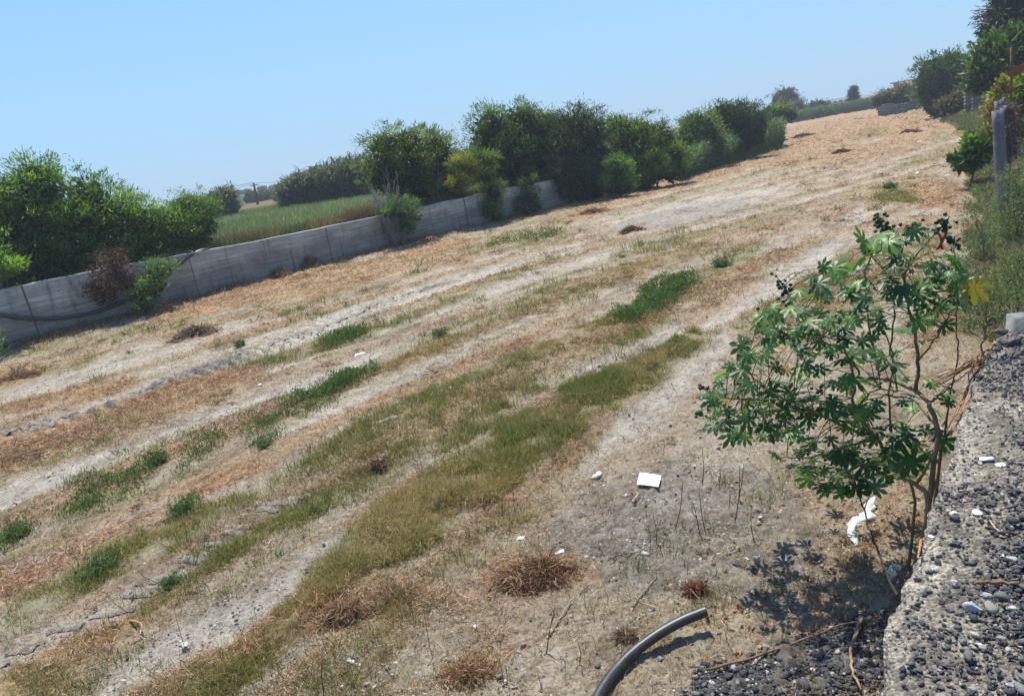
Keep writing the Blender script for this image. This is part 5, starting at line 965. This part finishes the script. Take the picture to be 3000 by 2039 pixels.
def crumple(name, label, cat, path, s, ox, oy, r, mat, tint=(1, 1, 1), seed=0, hgt=.7):
    """creased thin plastic: a folded skin swept along a path on the soil"""
    C = np.array([ZG(x, y, s, ox, oy) for x, y in path]); p = smooth_path(C, 34) if len(C) > 1 else C[0] + np.linspace(-1, 1, 34)[:, None] * np.array((r * .8, 0, 0)); m = len(p); n = 26; th = np.linspace(0, 2 * PI, n, endpoint=False); k = np.arange(m)
    u_ = np.linspace(0, 1, m); env = np.sin(PI * np.clip(u_, .02, .98)) ** .5 * (.75 + .4 * fbm(k * .23, k * 0, seed, 2)); vs = []
    for i in range(m):
        cr = 1 + .45 * fbm(th * 2.5, th * 0 + i * .35, seed + 3, 2) + .55 * np.abs(fbm(th * 6 + i * .2, th * 0 + i * .45, seed + 5, 2)) + .06 * rng.normal(size=n)
        g_ = float(gz0(p[i][0], p[i][1])); d = p[min(i + 1, m - 1)] - p[max(i - 1, 0)]; d = unit(d * (1, 1, 0)); sd_ = np.array((-d[1], d[0], 0)); rr = r * env[i]
        vs.append(np.array((p[i][0], p[i][1], g_ + .005)) + rr * cr[:, None] * (np.cos(th)[:, None] * sd_) + (rr * hgt * np.maximum(np.sin(th), -.05) * cr)[:, None] * np.array((0, 0, 1.)))
    vs = np.concatenate(vs); q = [(i * n + j, i * n + (j + 1) % n, i * n + n + (j + 1) % n, i * n + n + j) for i in range(m - 1) for j in range(n)]
    a = Acc(); a.add(vs, np.array(q), tint); tag(a.build(name, mat, origin=p[0]), label, cat)
crumple('plastic_bag', 'long crumpled whitish plastic bag strip on the soil left of the thin dark stem', 'plastic bag', [(775,350),(740,420),(725,480),(640,520),(630,580),(665,650)], 2.1375, 2200, 1300, .055, M_white, (.80, .88, .84), 1)
crumple('plastic_rag', 'crumpled white rag at the ledge rim below the castor oil plant', 'rag', [(880,860),(885,800),(945,780)], 2.1375, 2200, 1300, .035, M_white, (1, .95, .93), 11)
crumple('plastic_scrap', 'torn white plastic scrap on the soil under the lower castor leaves', 'plastic', [(800,235),(845,240),(895,210)], 2.1375, 2200, 1300, .03, M_white, (1, 1, 1), 21, .5)
crumple('plastic_wad', 'small wad of clear whitish plastic left of the paper sheet', 'plastic', [(710,225),(750,215),(770,185)], 2.138, 1400, 1300, .04, M_white, (.85, .88, .88), 31)
crumple('paper_wad', 'crumpled white paper scrap beside the pink one near the gravel', 'paper', [(195,1165),(230,1140)], 2.1375, 2200, 1300, .028, M_white, (1, 1, 1), 41)
crumple('plastic_scrap', 'pink plastic scrap near the spilled gravel', 'plastic', [(110,1160),(145,1145)], 2.1375, 2200, 1300, .02, M_white, (1, .35, .38), 51, .5)
crumple('plastic_scrap', 'white plastic scrap on the field left of the centre', 'plastic', [(310,1005),(345,990),(385,985)], 2.257, 900, 600, .07, M_white, (1, 1, 1), 61, .5)
crumple('plastic_scrap', 'small white plastic scrap in the upper right of the field', 'plastic', [(1455,990),(1485,985)], 2.734, 2150, 150, .10, M_white, (1, 1, 1), 71)
crumple('plastic_scrap', 'white plastic scrap among straw high up at the right', 'plastic', [(1690,1005),(1730,1005)], 2.734, 2150, 150, .09, M_white, (1, 1, 1), 81)
crumple('plastic_scrap', 'far white plastic scrap near the dark clump at the field top', 'plastic', [(1475,735),(1500,735)], 2.734, 2150, 150, .15, M_white, (1, 1, 1), 91)
crumple('plastic_scrap', 'tiny blue plastic scrap in the middle of the field', 'plastic', [(483,825),(500,825)], 1.937, 1700, 300, .06, M_white, (.3, .45, .8), 95)

def stick(label, pts, s, ox, oy, r, tint=(1, 1, 1), z=0., name='stick', zz=None, group='fallen sticks'):
    P = np.array([ZG(x, y, s, ox, oy, z) for x, y in pts]); p = smooth_path(P, 16); g_ = gz0(p[:, 0], p[:, 1]) if z == 0 else ledge_h(p[:, 0], p[:, 1]); p[:, 2] = g_ + r * 1.2 + (np.interp(np.linspace(0, 1, 16), np.linspace(0, 1, len(zz)), zz) if zz is not None else .004 + .006 * np.abs(rng.normal(size=1)))
    p[1:-1] += rng.normal(0, r * .35, (14, 3)); a = Acc(); v, f = tube(p, np.linspace(r, r * .55, 16), 7); a.add(v, f, tint); tag(a.build(name, M_twig, smooth=True, origin=P[0]), label, 'stick', group)
S8 = (2.138, 1400, 1300); S7 = (2.1375, 2200, 1300); S3 = (2.4725, 800, 1400)
stick('straight tan stick above the black pipe', [(970,1055),(1050,960),(1130,865)], *S8, .006)
stick('forked tan stick leaning right of the tall dark stem near the bottom', [(450,1200),(590,1010),(720,885)], *S8, .006, zz=[0, .03, .02])
stick('dark bent twig lying across the soil below the short stems', [(820,745),(900,715),(1045,700)], *S8, .005, (.35, .3, .28))
stick('thin tan twig touching the tallest upright stems', [(1275,185),(1330,135),(1400,85)], *S8, .005)
stick('thin tan twig left of the largest pale stone', [(740,690),(790,625),(840,570)], *S8, .004)
stick('reddish twig right of the round grey stone', [(1630,900),(1710,925),(1800,960)], *S8, .005, (.9, .6, .5))
stick('short pale twig above the end of the black pipe', [(1490,860),(1515,900),(1545,930)], *S8, .004)
stick('thick pale broken stick below the white paper sheet', [(975,398),(990,372),(1010,345)], *S8, .012, (1.5, 1.4, 1.2))
stick('tan twig lying near the bottom left of the black pipe', [(570,1240),(620,1210),(648,1180)], *S8, .004)
stick('long thin brown branch across the spilled gravel', [(-250,1470),(0,1385),(330,1280),(600,1180),(830,1130)], *S7, .008, (.75, .6, .5), zz=[.05, .03, .04, .05, .03])
stick('crooked pale branch standing out of the spilled gravel', [(700,1150),(645,1300),(632,1430),(692,1580)], *S7, .011, (1.1, 1, .9), zz=[.06, .05, .03, .03])
stick('brown stick lying on the ledge gravel at the right', [(1430,900),(1560,893),(1720,915)], *S7, .007, (.8, .6, .45), z=LZ)
stick('thin white stick on the ledge gravel', [(1490,510),(1545,560),(1610,600)], *S7, .003, (1.8, 1.8, 1.7), z=LZ)
stick('pale orange splinter on the ledge rim', [(1070,630),(1058,690),(1048,742)], *S7, .005, (1.5, 1.1, .8), z=LZ)
stick('bleached curved twig in the straw at the lower left', [(890,1010),(960,1040),(985,1065),(970,1105)], 2.324, 0, 1400, .010, (1.3, 1.2, 1.0), zz=[.03, .05, .04, .02])
for x0, y0, x1, y1, sc_, br in [(1235,550,1285,225,S8,0),(1405,265,1405,30,S8,0),(1425,560,1385,285,S8,0),(1120,640,1128,465,S8,1),(1083,570,1078,480,S8,0),(1070,700,1075,560,S8,0),(800,705,757,600,S8,1),(860,610,832,500,S8,0),(1570,430,1570,240,S8,0),(1608,520,1640,130,S8,1),(1630,380,1665,130,S8,0),(1735,640,1712,410,S8,0),(425,1320,485,1010,S8,2),(630,1410,628,1250,S8,1),(730,1335,733,1265,S8,0),(370,1550,372,1430,S8,0),(175,1520,168,1380,S8,0),(160,1490,130,1350,S8,0),(1395,600,1345,360,S8,1),(370,1590,355,1290,S3,0),(1100,1385,1165,1250,S3,1),(1300,820,1305,720,S8,0),(1480,850,1482,740,S8,0),(1005,830,1010,720,S8,1),(1320,850,1318,740,S8,0),(1960,1000,1955,600,(1.756,2000-700,600),0),(530,300,535,200,S8,0)]:
    s, ox, oy = sc_; Bp = ZG(x0, y0, s, ox, oy); D_ = np.hypot(*Bp[:2]); T = VD((ox + x1 / s) / K, (oy + y1 / s) / K, D_ * 1.01); Bp[2] = float(gz0(Bp[0], Bp[1])) - .01
    hgt = T[2] - Bp[2]; p = smooth_path([Bp, (Bp + T) / 2 + rng.normal(0, .012, 3), T], 10); r0_ = .0045 if hgt > .25 else .0035
    a = Acc(); a.add(*[*tube(p, np.linspace(r0_, r0_ * .5, 10), 6)], (.55, .45, .4))
    for _ in range(br): k = rng.integers(3, 8); a.add(*tube(smooth_path([p[k], p[k] + rng.normal(0, .03, 3) + (0, 0, .03), p[k] + rng.normal(0, .06, 3) + (0, 0, .08)], 5), [.003, .0028, .0025, .002, .0015], 5), (.55, .45, .4))
    tall = 'tall' if hgt > .27 else 'short'
    tag(a.build('dry_stalk', M_twig, origin=Bp), 'thin dark dry stalk sticking up %s from the bare soil' % tall, 'stalk', 'upright dry stalks, ' + tall)

def heap(label, vx, vy, rx, ry, h, c, seed, n=900, c2=None, name='straw_heap'):
    n = int(n * 1.7)
    C = V(vx, vy); D_ = math.hypot(*C[:2]); u_ = unit(np.array((C[1], -C[0], 0.))); w_ = np.array((C[0], C[1], 0.)) / D_; RX = rx * K * math.hypot(D_, H) / 2350; RY = RX * ry
    R_ = rng; q = R_.normal(0, .42, (n, 2)) * (1 + .5 * np.sin(3 * R_.uniform(0, 6, (n, 1)))); rad = np.linalg.norm(q, axis=1); s_ = 1 / np.maximum(1, rad / 1.0); q = q * s_[:, None]; rad = np.minimum(rad, 1)
    P = C + q[:, :1] * RX * u_ + q[:, 1:] * RY * w_; lump = .75 + .5 * fbm(P[:, 0] * 6 / max(RX, .2) * .4, P[:, 1] * 6 / max(RX, .2) * .4, seed, 2); P[:, 2] = gz0(P[:, 0], P[:, 1]) + h * np.sqrt(1 - rad ** 2 * .98) * lump * R_.uniform(.35, 1.05, n)
    D = R_.normal(0, 1, (n, 3)); D[:, 2] = R_.normal(.05, .28, n); b = R_.normal(0, 1.3, (n, 3)); b[:, 2] -= .35; L = np.clip(R_.uniform(.05, .15, n) * (1 + .02 * D_), 0, max(.8 * RX, .07)); cc = np.where(R_.random((n, 1)) < .6, np.array(c), np.array(c2 if c2 else (.42, .30, .17))) * R_.uniform(.5, 1.3, (n, 1))
    t = empty(name, C, label, 'straw heap', 'heaps of raked straw'); a = Acc(); a.add(*blades(P, unit(D), b, L, .0028 + .0006 * D_, cc)); a.build('strands', M_straw, t)
    # matted core
    v, f = stone_template(seed, 2, (1, 1, 1)); v = v * (1 + .15 * np.random.default_rng(seed).normal(size=(len(v), 1))); v = C + v[:, :1] * RX * .62 * u_ + v[:, 1:2] * RY * .62 * w_ + v[:, 2:] * np.array((0, 0, h * .6)); a = Acc(); a.add(v, f, np.array(c) * 1.6); a.build('matted_core', M_twig, t, True)
RS, TS, DS = (.25, .125, .07), (.36, .23, .12), (.19, .13, .10)
heap('big reddish brown straw heap on the bare soil near the bottom centre', 1228, 1318, 92, .55, .13, RS, 1, 3600)
heap('straw heap beside the lower end of the main green strip', 900, 1358, 52, .7, .10, TS, 2, 1800)
heap('tan straw pile at the foot of the main green strip near the bottom', 790, 1400, 60, .7, .12, (.33,.19,.10), 12, 2200)
heap('small dark brown straw tuft on a pale track left of centre', 862, 1070, 24, .9, .12, (.19, .11, .07), 3, 900)
heap('long low heap, grey at one end and tan at the other, near the left wall', 440, 765, 52, .5, .22, (.20, .16, .13), 4, 1500)
heap('rounded straw pile against the middle of the wall foot', 708, 614, 30, .8, .38, (.27, .16, .085), 5, 1100)
heap('straw pile at the wall foot right of the loose green shrub', 372, 712, 26, .8, .28, TS, 6, 900)
heap('straw bundle along the wall foot left of the rounded pile', 640, 634, 26, .7, .28, (.27, .17, .09), 7, 900)
heap('dark grey clod of straw at the wall foot', 500, 664, 18, .8, .25, (.17, .15, .14), 8, 700)
heap('dark flattened straw heap near the top of the field beside the reeds', 1826, 310, 24, .5, .26, DS, 9, 1100, (.2, .13, .09))
heap('dark straw heap in the upper field left of the bare ridge', 1912, 347, 22, .5, .2, DS, 10, 900, (.2, .13, .09))
heap('low dark straw heap near the upper right of the field', 2066, 303, 19, .5, .22, DS, 11, 800, (.2, .13, .09))
heap('small reddish tuft of dead weeds above the end of the black pipe', 1577, 1352, 26, .8, .07, (.20, .07, .05), 13, 700, (.3, .14, .09))
heap('small brown tuft left of the black pipe', 1420, 1455, 24, .8, .06, (.17, .11, .08), 14, 500)
heap('loose straw tuft near the bottom edge', 1062, 1532, 50, .7, .06, (.34, .19, .10), 15, 1300)
heap('reddish straw tuft on the grey patch in the upper middle of the field', 1436, 527, 30, .4, .18, (.2, .11, .08), 16, 900)
heap('bundle of long pale straw at the far left below the wall', 40, 862, 50, .5, .14, TS, 17, 1300)
heap('reddish straw ridge ahead of the shaded wall end', 1345, 485, 34, .4, .22, (.28, .14, .08), 18, 1000)
heap('orange straw at the foot of the sapling before the wall', 975, 552, 24, .5, .22, (.34, .2, .11), 19, 800)

# curled dead leaves under the castor plant, dry vine over the ledge end
n = 3400; px = rng.uniform(1900, 2760, n); py = rng.uniform(1380, 1960, n); pts_ = np.array([at(a_, b_) for a_, b_ in zip(px, py)]); k = (~on_ledge(pts_[:, 0], pts_[:, 1])) & (rng.random(n) < np.clip((px - 1900) / 600 * .8, .05, .9) * np.clip(.4 + 1.2 * fbm(pts_[:, 0] * 2, pts_[:, 1] * 2, 55, 2), .08, 1)); P = pts_[k]; n = len(P); P[:, 2] = gz0(P[:, 0], P[:, 1]) + .012
D = rdir(n); D[:, 2] *= .35; r = rng.random((n, 1)); c = np.where(r < .5, (.30, .16, .075), np.where(r < .8, (.42, .29, .15), (.14, .07, .045))); a = Acc(); a.add(*kites(P, unit(D), rng.uniform(.02, .065, n), rng.uniform(.012, .035, n), c * rng.uniform(.7, 1.3, (n, 1)), .5))
tag(a.build('leaf_litter', M_straw), 'curled brown dead leaves scattered on the soil by the ledge', 'dead leaves', kind='stuff')
t = empty('dry_vine', Z6(1600, 810, 5.2), 'tangled dry orange brown vine stems over the far end of the ledge', 'vine'); a = Acc()
for k in range(26):
    o_ = rng.normal(0, 14, (5, 2)); q = [(1760, 800), (1600, 812), (1505, 860), (1460, 1000 + rng.uniform(-60, 60)), (1400 + rng.uniform(-30, 20), 1150 + rng.uniform(-60, 60))]
    if k % 3 == 0: q = [(1560, 800), (1480, 840), (1380, 880 + rng.uniform(-10, 30)), (1280, 880 + rng.uniform(-10, 40)), (1200 + rng.uniform(-40, 40), 870 + rng.uniform(0, 40))]
    if k % 3 == 1: q = [(1640 + rng.uniform(-40, 60), 690 + rng.uniform(-30, 60)), (1560, 780), (1520, 850), (1500, 950), (1470, 1060)]
    Ds = (5.15, 5.1, 5.0, 4.55, 4.1) if k % 3 != 0 else (5.1, 5.1, 5.3, 5.6, 6.0)
    a.add(*tube(smooth_path([Z6(x_ + o_[i][0], y_ + o_[i][1], Ds[i] + rng.uniform(-.05, .05)) for i, (x_, y_) in enumerate(q)], 14), np.linspace(.005, .0025, 14), 4), np.array((1.2, .85, .55)) * rng.uniform(.6, 1.2))
a.build('stems', M_twig, t)
# clods at the broken end of the ledge
for i, (zx, zy, r, lab) in enumerate([(1690,705,72,'largest dark broken slab at the far end of the ledge'),(1725,785,64,'dark rough lump below the largest slab on the ledge end'),(1630,665,40,'rough lump at the upper corner of the ledge end')]):
    stone(2000 + zx / 1.756, 600 + zy / 1.756, r / 1.756, lab, (.8, .8, .8), LZ, .42, 30 + i, 'broken lumps at the ledge end', 'rubble_lump', M_ledge)

for vx, vy, r_, lab in [(1640,604,17,'round grey green weed bush standing alone in the upper field'),(232,1300,22,'dark round weed clump on the lower left grass strip'),(415,1165,17,'upright leafy weed beside the pale track at left'),(360,1050,20,'tall leafy weed at the top end of the dark weed patch'),(40,1212,16,'leafy weed near the left edge of the picture'),(1000,765,13,'leafy weed in the middle of the field'),(545,782,10,'small weed beside the tread marks at left'),(600,1015,13,'leafy weed on the bare soil between two dark patches'),(395,1335,15,'dark weed clump at the lower end of a thin grass strip'),(1450,710,16,'dark weed clump on the right grass strip'),(1520,668,14,'second dark weed clump farther up the right grass strip'),(2018,430,12,'small green weed by the reddish straw patch at the right')]:
    C = V(vx, vy); D_ = math.hypot(*C[:2]); t = empty('weed_tuft', (C[0], C[1], float(gz0(C[0], C[1]))), lab, 'weed', 'weeds standing in the field')
    R = Vs(r_, math.hypot(D_, H)); b0 = np.array(t.location); n = int(16 + 2.2 * r_); a = Acc(); rad = R * rng.lognormal(-.35, .55, n); th = rng.uniform(0, 2 * PI, n)
    root = b0 + np.stack((rng.normal(0, .3, n) * R, rng.normal(0, .3, n) * R, np.zeros(n)), 1); tip = root + np.stack((np.cos(th) * rad, np.sin(th) * rad, rng.uniform(.3, 1.25, n) * R), 1); dd_ = unit(tip - root); L_ = np.linalg.norm(tip - root, axis=1)
    a.add(*blades(root, dd_, rng.normal(0, .15, (n, 3)), L_, .004 + .0004 * D_, var(n, (.12, .13, .06)))); m = n * 22; i_ = rng.integers(0, n, m); f_ = rng.uniform(.15, 1.02, m)[:, None]
    a.add(*kites(root[i_] * (1 - f_) + tip[i_] * f_ + rng.normal(0, .012 + .06 * R, (m, 3)), unit(rdir(m) + (0, 0, .6)), .028 + .0018 * D_, .006 + .0006 * D_, var(m, (.13, .19, .075), .35))); a.build('leaves', M_grass, t)
n = 16000; y = rng.uniform(9, 40, n); x = wall_x(y) + .03 + rng.exponential(.28, n); k = rng.random(n) < np.clip(.35 + 1.5 * fbm(y * .5, y * 0, 950, 3) + .4 * (y < 16), .05, 1); x, y = x[k], y[k]; n = len(x); P = np.stack((x, y, gz0(x, y)), 1); r = rng.random((n, 1))
c = np.where(r < .6, (.30, .20, .12), np.where(r < .85, (.16, .12, .085), (.13, .17, .06))); a = Acc(); b = rng.normal(0, .7, (n, 3)); b[:, 2] -= .3
a.add(*blades(P, upd(n, .7), b, rng.uniform(.08, .38, n), .013, var(n, 1, .2) * c)); tag(a.build('wall_foot_weeds', M_straw), 'dry brown weeds and straw heaped along the foot of the wall', 'dry weeds', kind='stuff')

# ------------------------------------------------------------------ weeds on the right bank
n = 70000; y = 5.5 + 60 * rng.random(n) ** 2.2; x = bank_x(y) + .1 + rng.exponential(1.0, n) + .3 * fbm(y * .8, y * 0, 64, 2); k = x < bank_x(y) + 6; x, y = x[k], y[k]; n = len(x)
z0 = gz0(x, y); P = np.stack((x, y, z0), 1); d = np.hypot(x, y); lu = fbm(x * 1.5, y * 1.5, 65, 3); hh = (.18 + .30 * sstep((x - bank_x(y) - .2) / 1.2) + .5 * sstep((x - bank_x(y) - 1.6) / 1.0)) * (1 + .7 * lu); P[:, 2] += np.clip(hh * rng.uniform(0, 1, n) ** .7, 0, 1.4)
r = rng.random((n, 1)); c = np.where(lu[:, None] + rng.normal(0, .25, (n, 1)) > -.1, (.15, .20, .085), (.25, .20, .12)) * rng.uniform(.6, 1.5, (n, 1)); D = rdir(n); D[:, 2] = np.abs(D[:, 2]) * .9 + .2
a = Acc(); a.add(*blades(P, unit(D), rng.normal(0, .4, (n, 3)), .05 + .004 * d, .006 + .0007 * d, c)); n2 = 9000
i = rng.integers(0, n, n2); Pb = P[i].copy(); Pb[:, 2] = z0[i]; a.add(*blades(Pb, upd(n2, .25), rng.normal(0, .3, (n2, 3)), np.clip(hh[i], .1, 1.3), .004 + .0005 * d[i], var(n2, (.12, .12, .06))))
tag(a.build('bank_weeds', M_grass), 'dense feathery green weeds covering the right bank', 'weeds', kind='stuff')

# ------------------------------------------------------------------ far things
def building(name, label, px0, px1, ptop0, ptop1, pbot, D_, deep, floors, mw, roof=.25, nwin=5, zb=None):
    A = VD(px0 / K, pbot / K, D_); B = VD(px1 / K, pbot / K, D_); T = VD((px0 + px1) / 2 / K, (ptop0 + ptop1) / 2 / K, D_)[2]; z0 = A[2] - 1.2 if zb is None else zb
    u_ = unit((B - A) * (1, 1, 0)); nrm = np.array((-u_[1], u_[0], 0)); nrm = nrm if nrm.dot(A) > 0 else -nrm; L = np.linalg.norm((B - A)[:2]); rz = math.atan2(u_[1], u_[0])
    t = empty(name, ((A + B) / 2 * (1, 1, 0)) + (0, 0, z0), label, 'building'); M = (A + B) / 2 + nrm * deep / 2; a = Acc(); a.add(*box((M[0], M[1], (z0 + T) / 2), (L, deep, T - z0), rz), (1, 1, 1)); a.build('wall', mw, t)
    fh = (T - z0) / floors
    for k in range(floors):
        a = Acc(); a.add(*box((M[0], M[1], z0 + (k + 1) * fh + roof / 2 + .003), (L + .8, deep + .8, roof), rz), (1, 1, 1)); a.build('roof_slab', mw, t)
        for j in range(nwin):
            c_ = A + u_ * L * (j + .5) / nwin - nrm * .02; a = Acc(); a.add(*box((c_[0], c_[1], z0 + (k + .5) * fh), (L / nwin * .5, .12, fh * .45), rz), (1, 1, 1)); a.build('window', M_glassd, t)
    return t
M_glassd = plain_mat('dark_window', (.05, .06, .07), (.09, .10, .11), 3, .3, 0, spec=.5)
M_render = plain_mat('pale_render', (.42, .43, .45), (.52, .52, .53), 2, .9, .1)
building('white_building', 'long low pale flat roofed building on the skyline beside the cypress', 2422, 2522, 297, 281, 312, 230, 9, 2, M_render, .22, 6, zb=.1)
building('farm_building', 'pale building roof showing above the dry hedge left of the large bush', 2618, 2700, 242, 236, 262, 118, 8, 1, M_render, .2, 3, zb=.2)
# palm
pb_ = VD(1855, 250, 165); t = empty('palm_tree', (pb_[0], pb_[1], 0), 'small palm with spiky crown on the skyline left of the long building', 'tree', 'distant trees'); T = VD(1855, 240, 165); a = Acc(); a.add(*tube([(pb_[0], pb_[1], 0), T], [.35, .28], 8)); a.build('trunk', M_bark, t); a = Acc()
n = 46; D = rdir(n); D[:, 2] = np.abs(D[:, 2]) * .9 + .05; b = D * .3; b[:, 2] = -.55; a.add(*blades(np.tile(T, (n, 1)), unit(D), b, 1.9, .34, var(n, (.045, .055, .04)))); a.build('crown', M_leaf, t)
# scrub and umbrella pines to the left in the distance
for vx, vy, rr, D_, lab in [(575,450,7.5,135,'left part of the dark scrub behind the brown field'),(604,448,8,137,'scrub round the foot of the utility pole'),(645,447,9,120,'dark scrub beside the wide cane clump')]:
    plant('distant_scrub', lab, 'scrub', gb(vx, vy, D_, 1.3), [(vx - rr * 1.6, vy + 1, rr * .8), (vx, vy, rr), (vx + rr * 1.5, vy - 1.5, rr * .8), (vx + rr * .7, vy + 2, rr * .8)], D_, .5, 1., (.04, .055, .035), (.07, .09, .045), r0=.1, clump=.9, group='distant scrub')
for i, (vx, vy, rr, lab) in enumerate([(541,438.5,8,'leftmost hazy umbrella pine on the distant hill'),(560,436,8,'second hazy umbrella pine from the left on the hill'),(595,429.5,9,'tallest hazy umbrella pine right of the utility pole'),(622,427,10,'hazy umbrella pine half hidden by the wide cane clump')]):
    D_ = 330; c_ = VD(vx, vy, D_); t = empty('umbrella_pine', (c_[0], c_[1], 1.5), lab, 'tree', 'hazy umbrella pines'); R = Vs(rr, D_); a = Acc(); a.add(*tube([(c_[0], c_[1], 1.5), c_ - (0, 0, .4)], [.5, .3], 6)); a.build('trunk', M_bark, t)
    n = 2600; q = rdir(n) * (.5 + .5 * rng.random((n, 1))); q[:, 2] = q[:, 2] * .30 + .12; q = q * R + c_; a = Acc(); a.add(*kites(q, rdir(n), .9, .6, var(n, (.05, .06, .05), .15))); a.build('crown', M_leaf, t)
hx = np.radians(np.linspace(-68, -22, 160)); rr = np.array([230, 270, 320, 370, 420, 470, 520, 600]); hz = np.array([0.5, 2.2, 4.0, 5.6, 6.6, 6.8, 5, 0])
HA, HR = np.meshgrid(hx, rr, indexing='ij'); prof = .75 + .35 * fbm(HA * 16, HA * 0, 903, 3); edgef = sstep((np.degrees(HA) + 68) / 6) * sstep((-24 - np.degrees(HA)) / 14)
HZ = np.broadcast_to(hz, HR.shape) * prof * .36 * edgef + 1.2 + .5 * fbm(HA * 60, HR * .05, 904, 2); idx = np.arange(HA.size).reshape(HA.shape); fq = np.stack((idx[:-1, :-1], idx[1:, :-1], idx[1:, 1:], idx[:-1, 1:]), -1).reshape(-1, 4)
tag(mesh('hills', np.stack((np.sin(HA) * HR, np.cos(HA) * HR, HZ), -1).reshape(-1, 3), fq, plain_mat('far_scrubland', (.05, .06, .04), (.12, .11, .08), .06, 1, 0), None, None, True), kind='structure')
def pole(label, tx, ty, bx, by, D_, zb, arm, lamp=0):
    T = VD(tx / K, ty / K, D_); B = VD(bx / K, by / K, D_); B[2] = zb; t = empty('utility_pole', B, label, 'pole'); a = Acc(); a.add(*tube([B, T], [.20, .13], 8), (.3, .26, .24)); a.build('shaft', M_twig, t)
    u_ = unit(np.array((T[1], -T[0], 0))); a = Acc(); a.add(*tube([T - u_ * arm - (0, 0, .3), T + u_ * arm - (0, 0, .3)], .07, 6), (.3, .26, .24)); a.build('crossarm', M_twig, t)
    if lamp: a = Acc(); a.add(*tube([T + (0, 0, .1), T - u_ * 4.2 + (0, 0, -.1)], .03, 5), (.5,) * 3); a.add(*box(T - u_ * 4.6 - (0, 0, .12), (1.1, .3, .16), math.atan2(u_[1], u_[0])), (.6,) * 3); a.build('lamp_arm', M_twig, t)
    return T
T1_ = pole('leaning dark utility pole with a lamp arm beyond the brown field', 743, 537, 753, 590, 112, 1.2, .6, 1)
T2_ = pole('thin far pole with a crossarm behind the right end of the hedge line', 2210, 304, 2211, 340, 92, 0, 1.1)
u_ = unit(np.array((T1_[1], -T1_[0], 0)))
for s_, lab in ((-1, 'thin power cable running left from the leaning utility pole'), (1, 'thin power cable running right from the leaning utility pole')):
    q = np.linspace(0, 1, 20)[:, None]; p = T1_ + u_ * s_ * 45 * q + np.array((0, 0, -1.)) * (1.6 * 4 * q * (1 - q)) + np.array((0, 0, 1.)) * q * (.4 if s_ > 0 else -.6); a = Acc(); a.add(*tube(p, .018, 4), (.3,) * 3); tag(a.build('power_cable', M_twig, origin=T1_), lab, 'cable')

# ------------------------------------------------------------------ haze
me = bpy.data.meshes.new('haze'); v, f = box((-120, 250, 8), (1000, 900, 30)); v[:, 2] = np.where(v[:, 2] < 0, -5, 24); me.from_pydata([tuple(map(float, q)) for q in v], [], [tuple(map(int, q)) for q in f]); hm, nd, lk, b = new_mat('haze_air'); nd.remove(b)
vo = nd.new('ShaderNodeVolumePrincipled'); vo.inputs['Density'].default_value = .0010; vo.inputs['Color'].default_value = (.86, .93, 1, 1); lk.new(vo.outputs[0], nd['Material Output'].inputs['Volume'])
me.materials.append(hm); o = bpy.data.objects.new('haze', me); COL.objects.link(o); tag(o, 'thin pale haze over the fields', 'haze', kind='stuff')
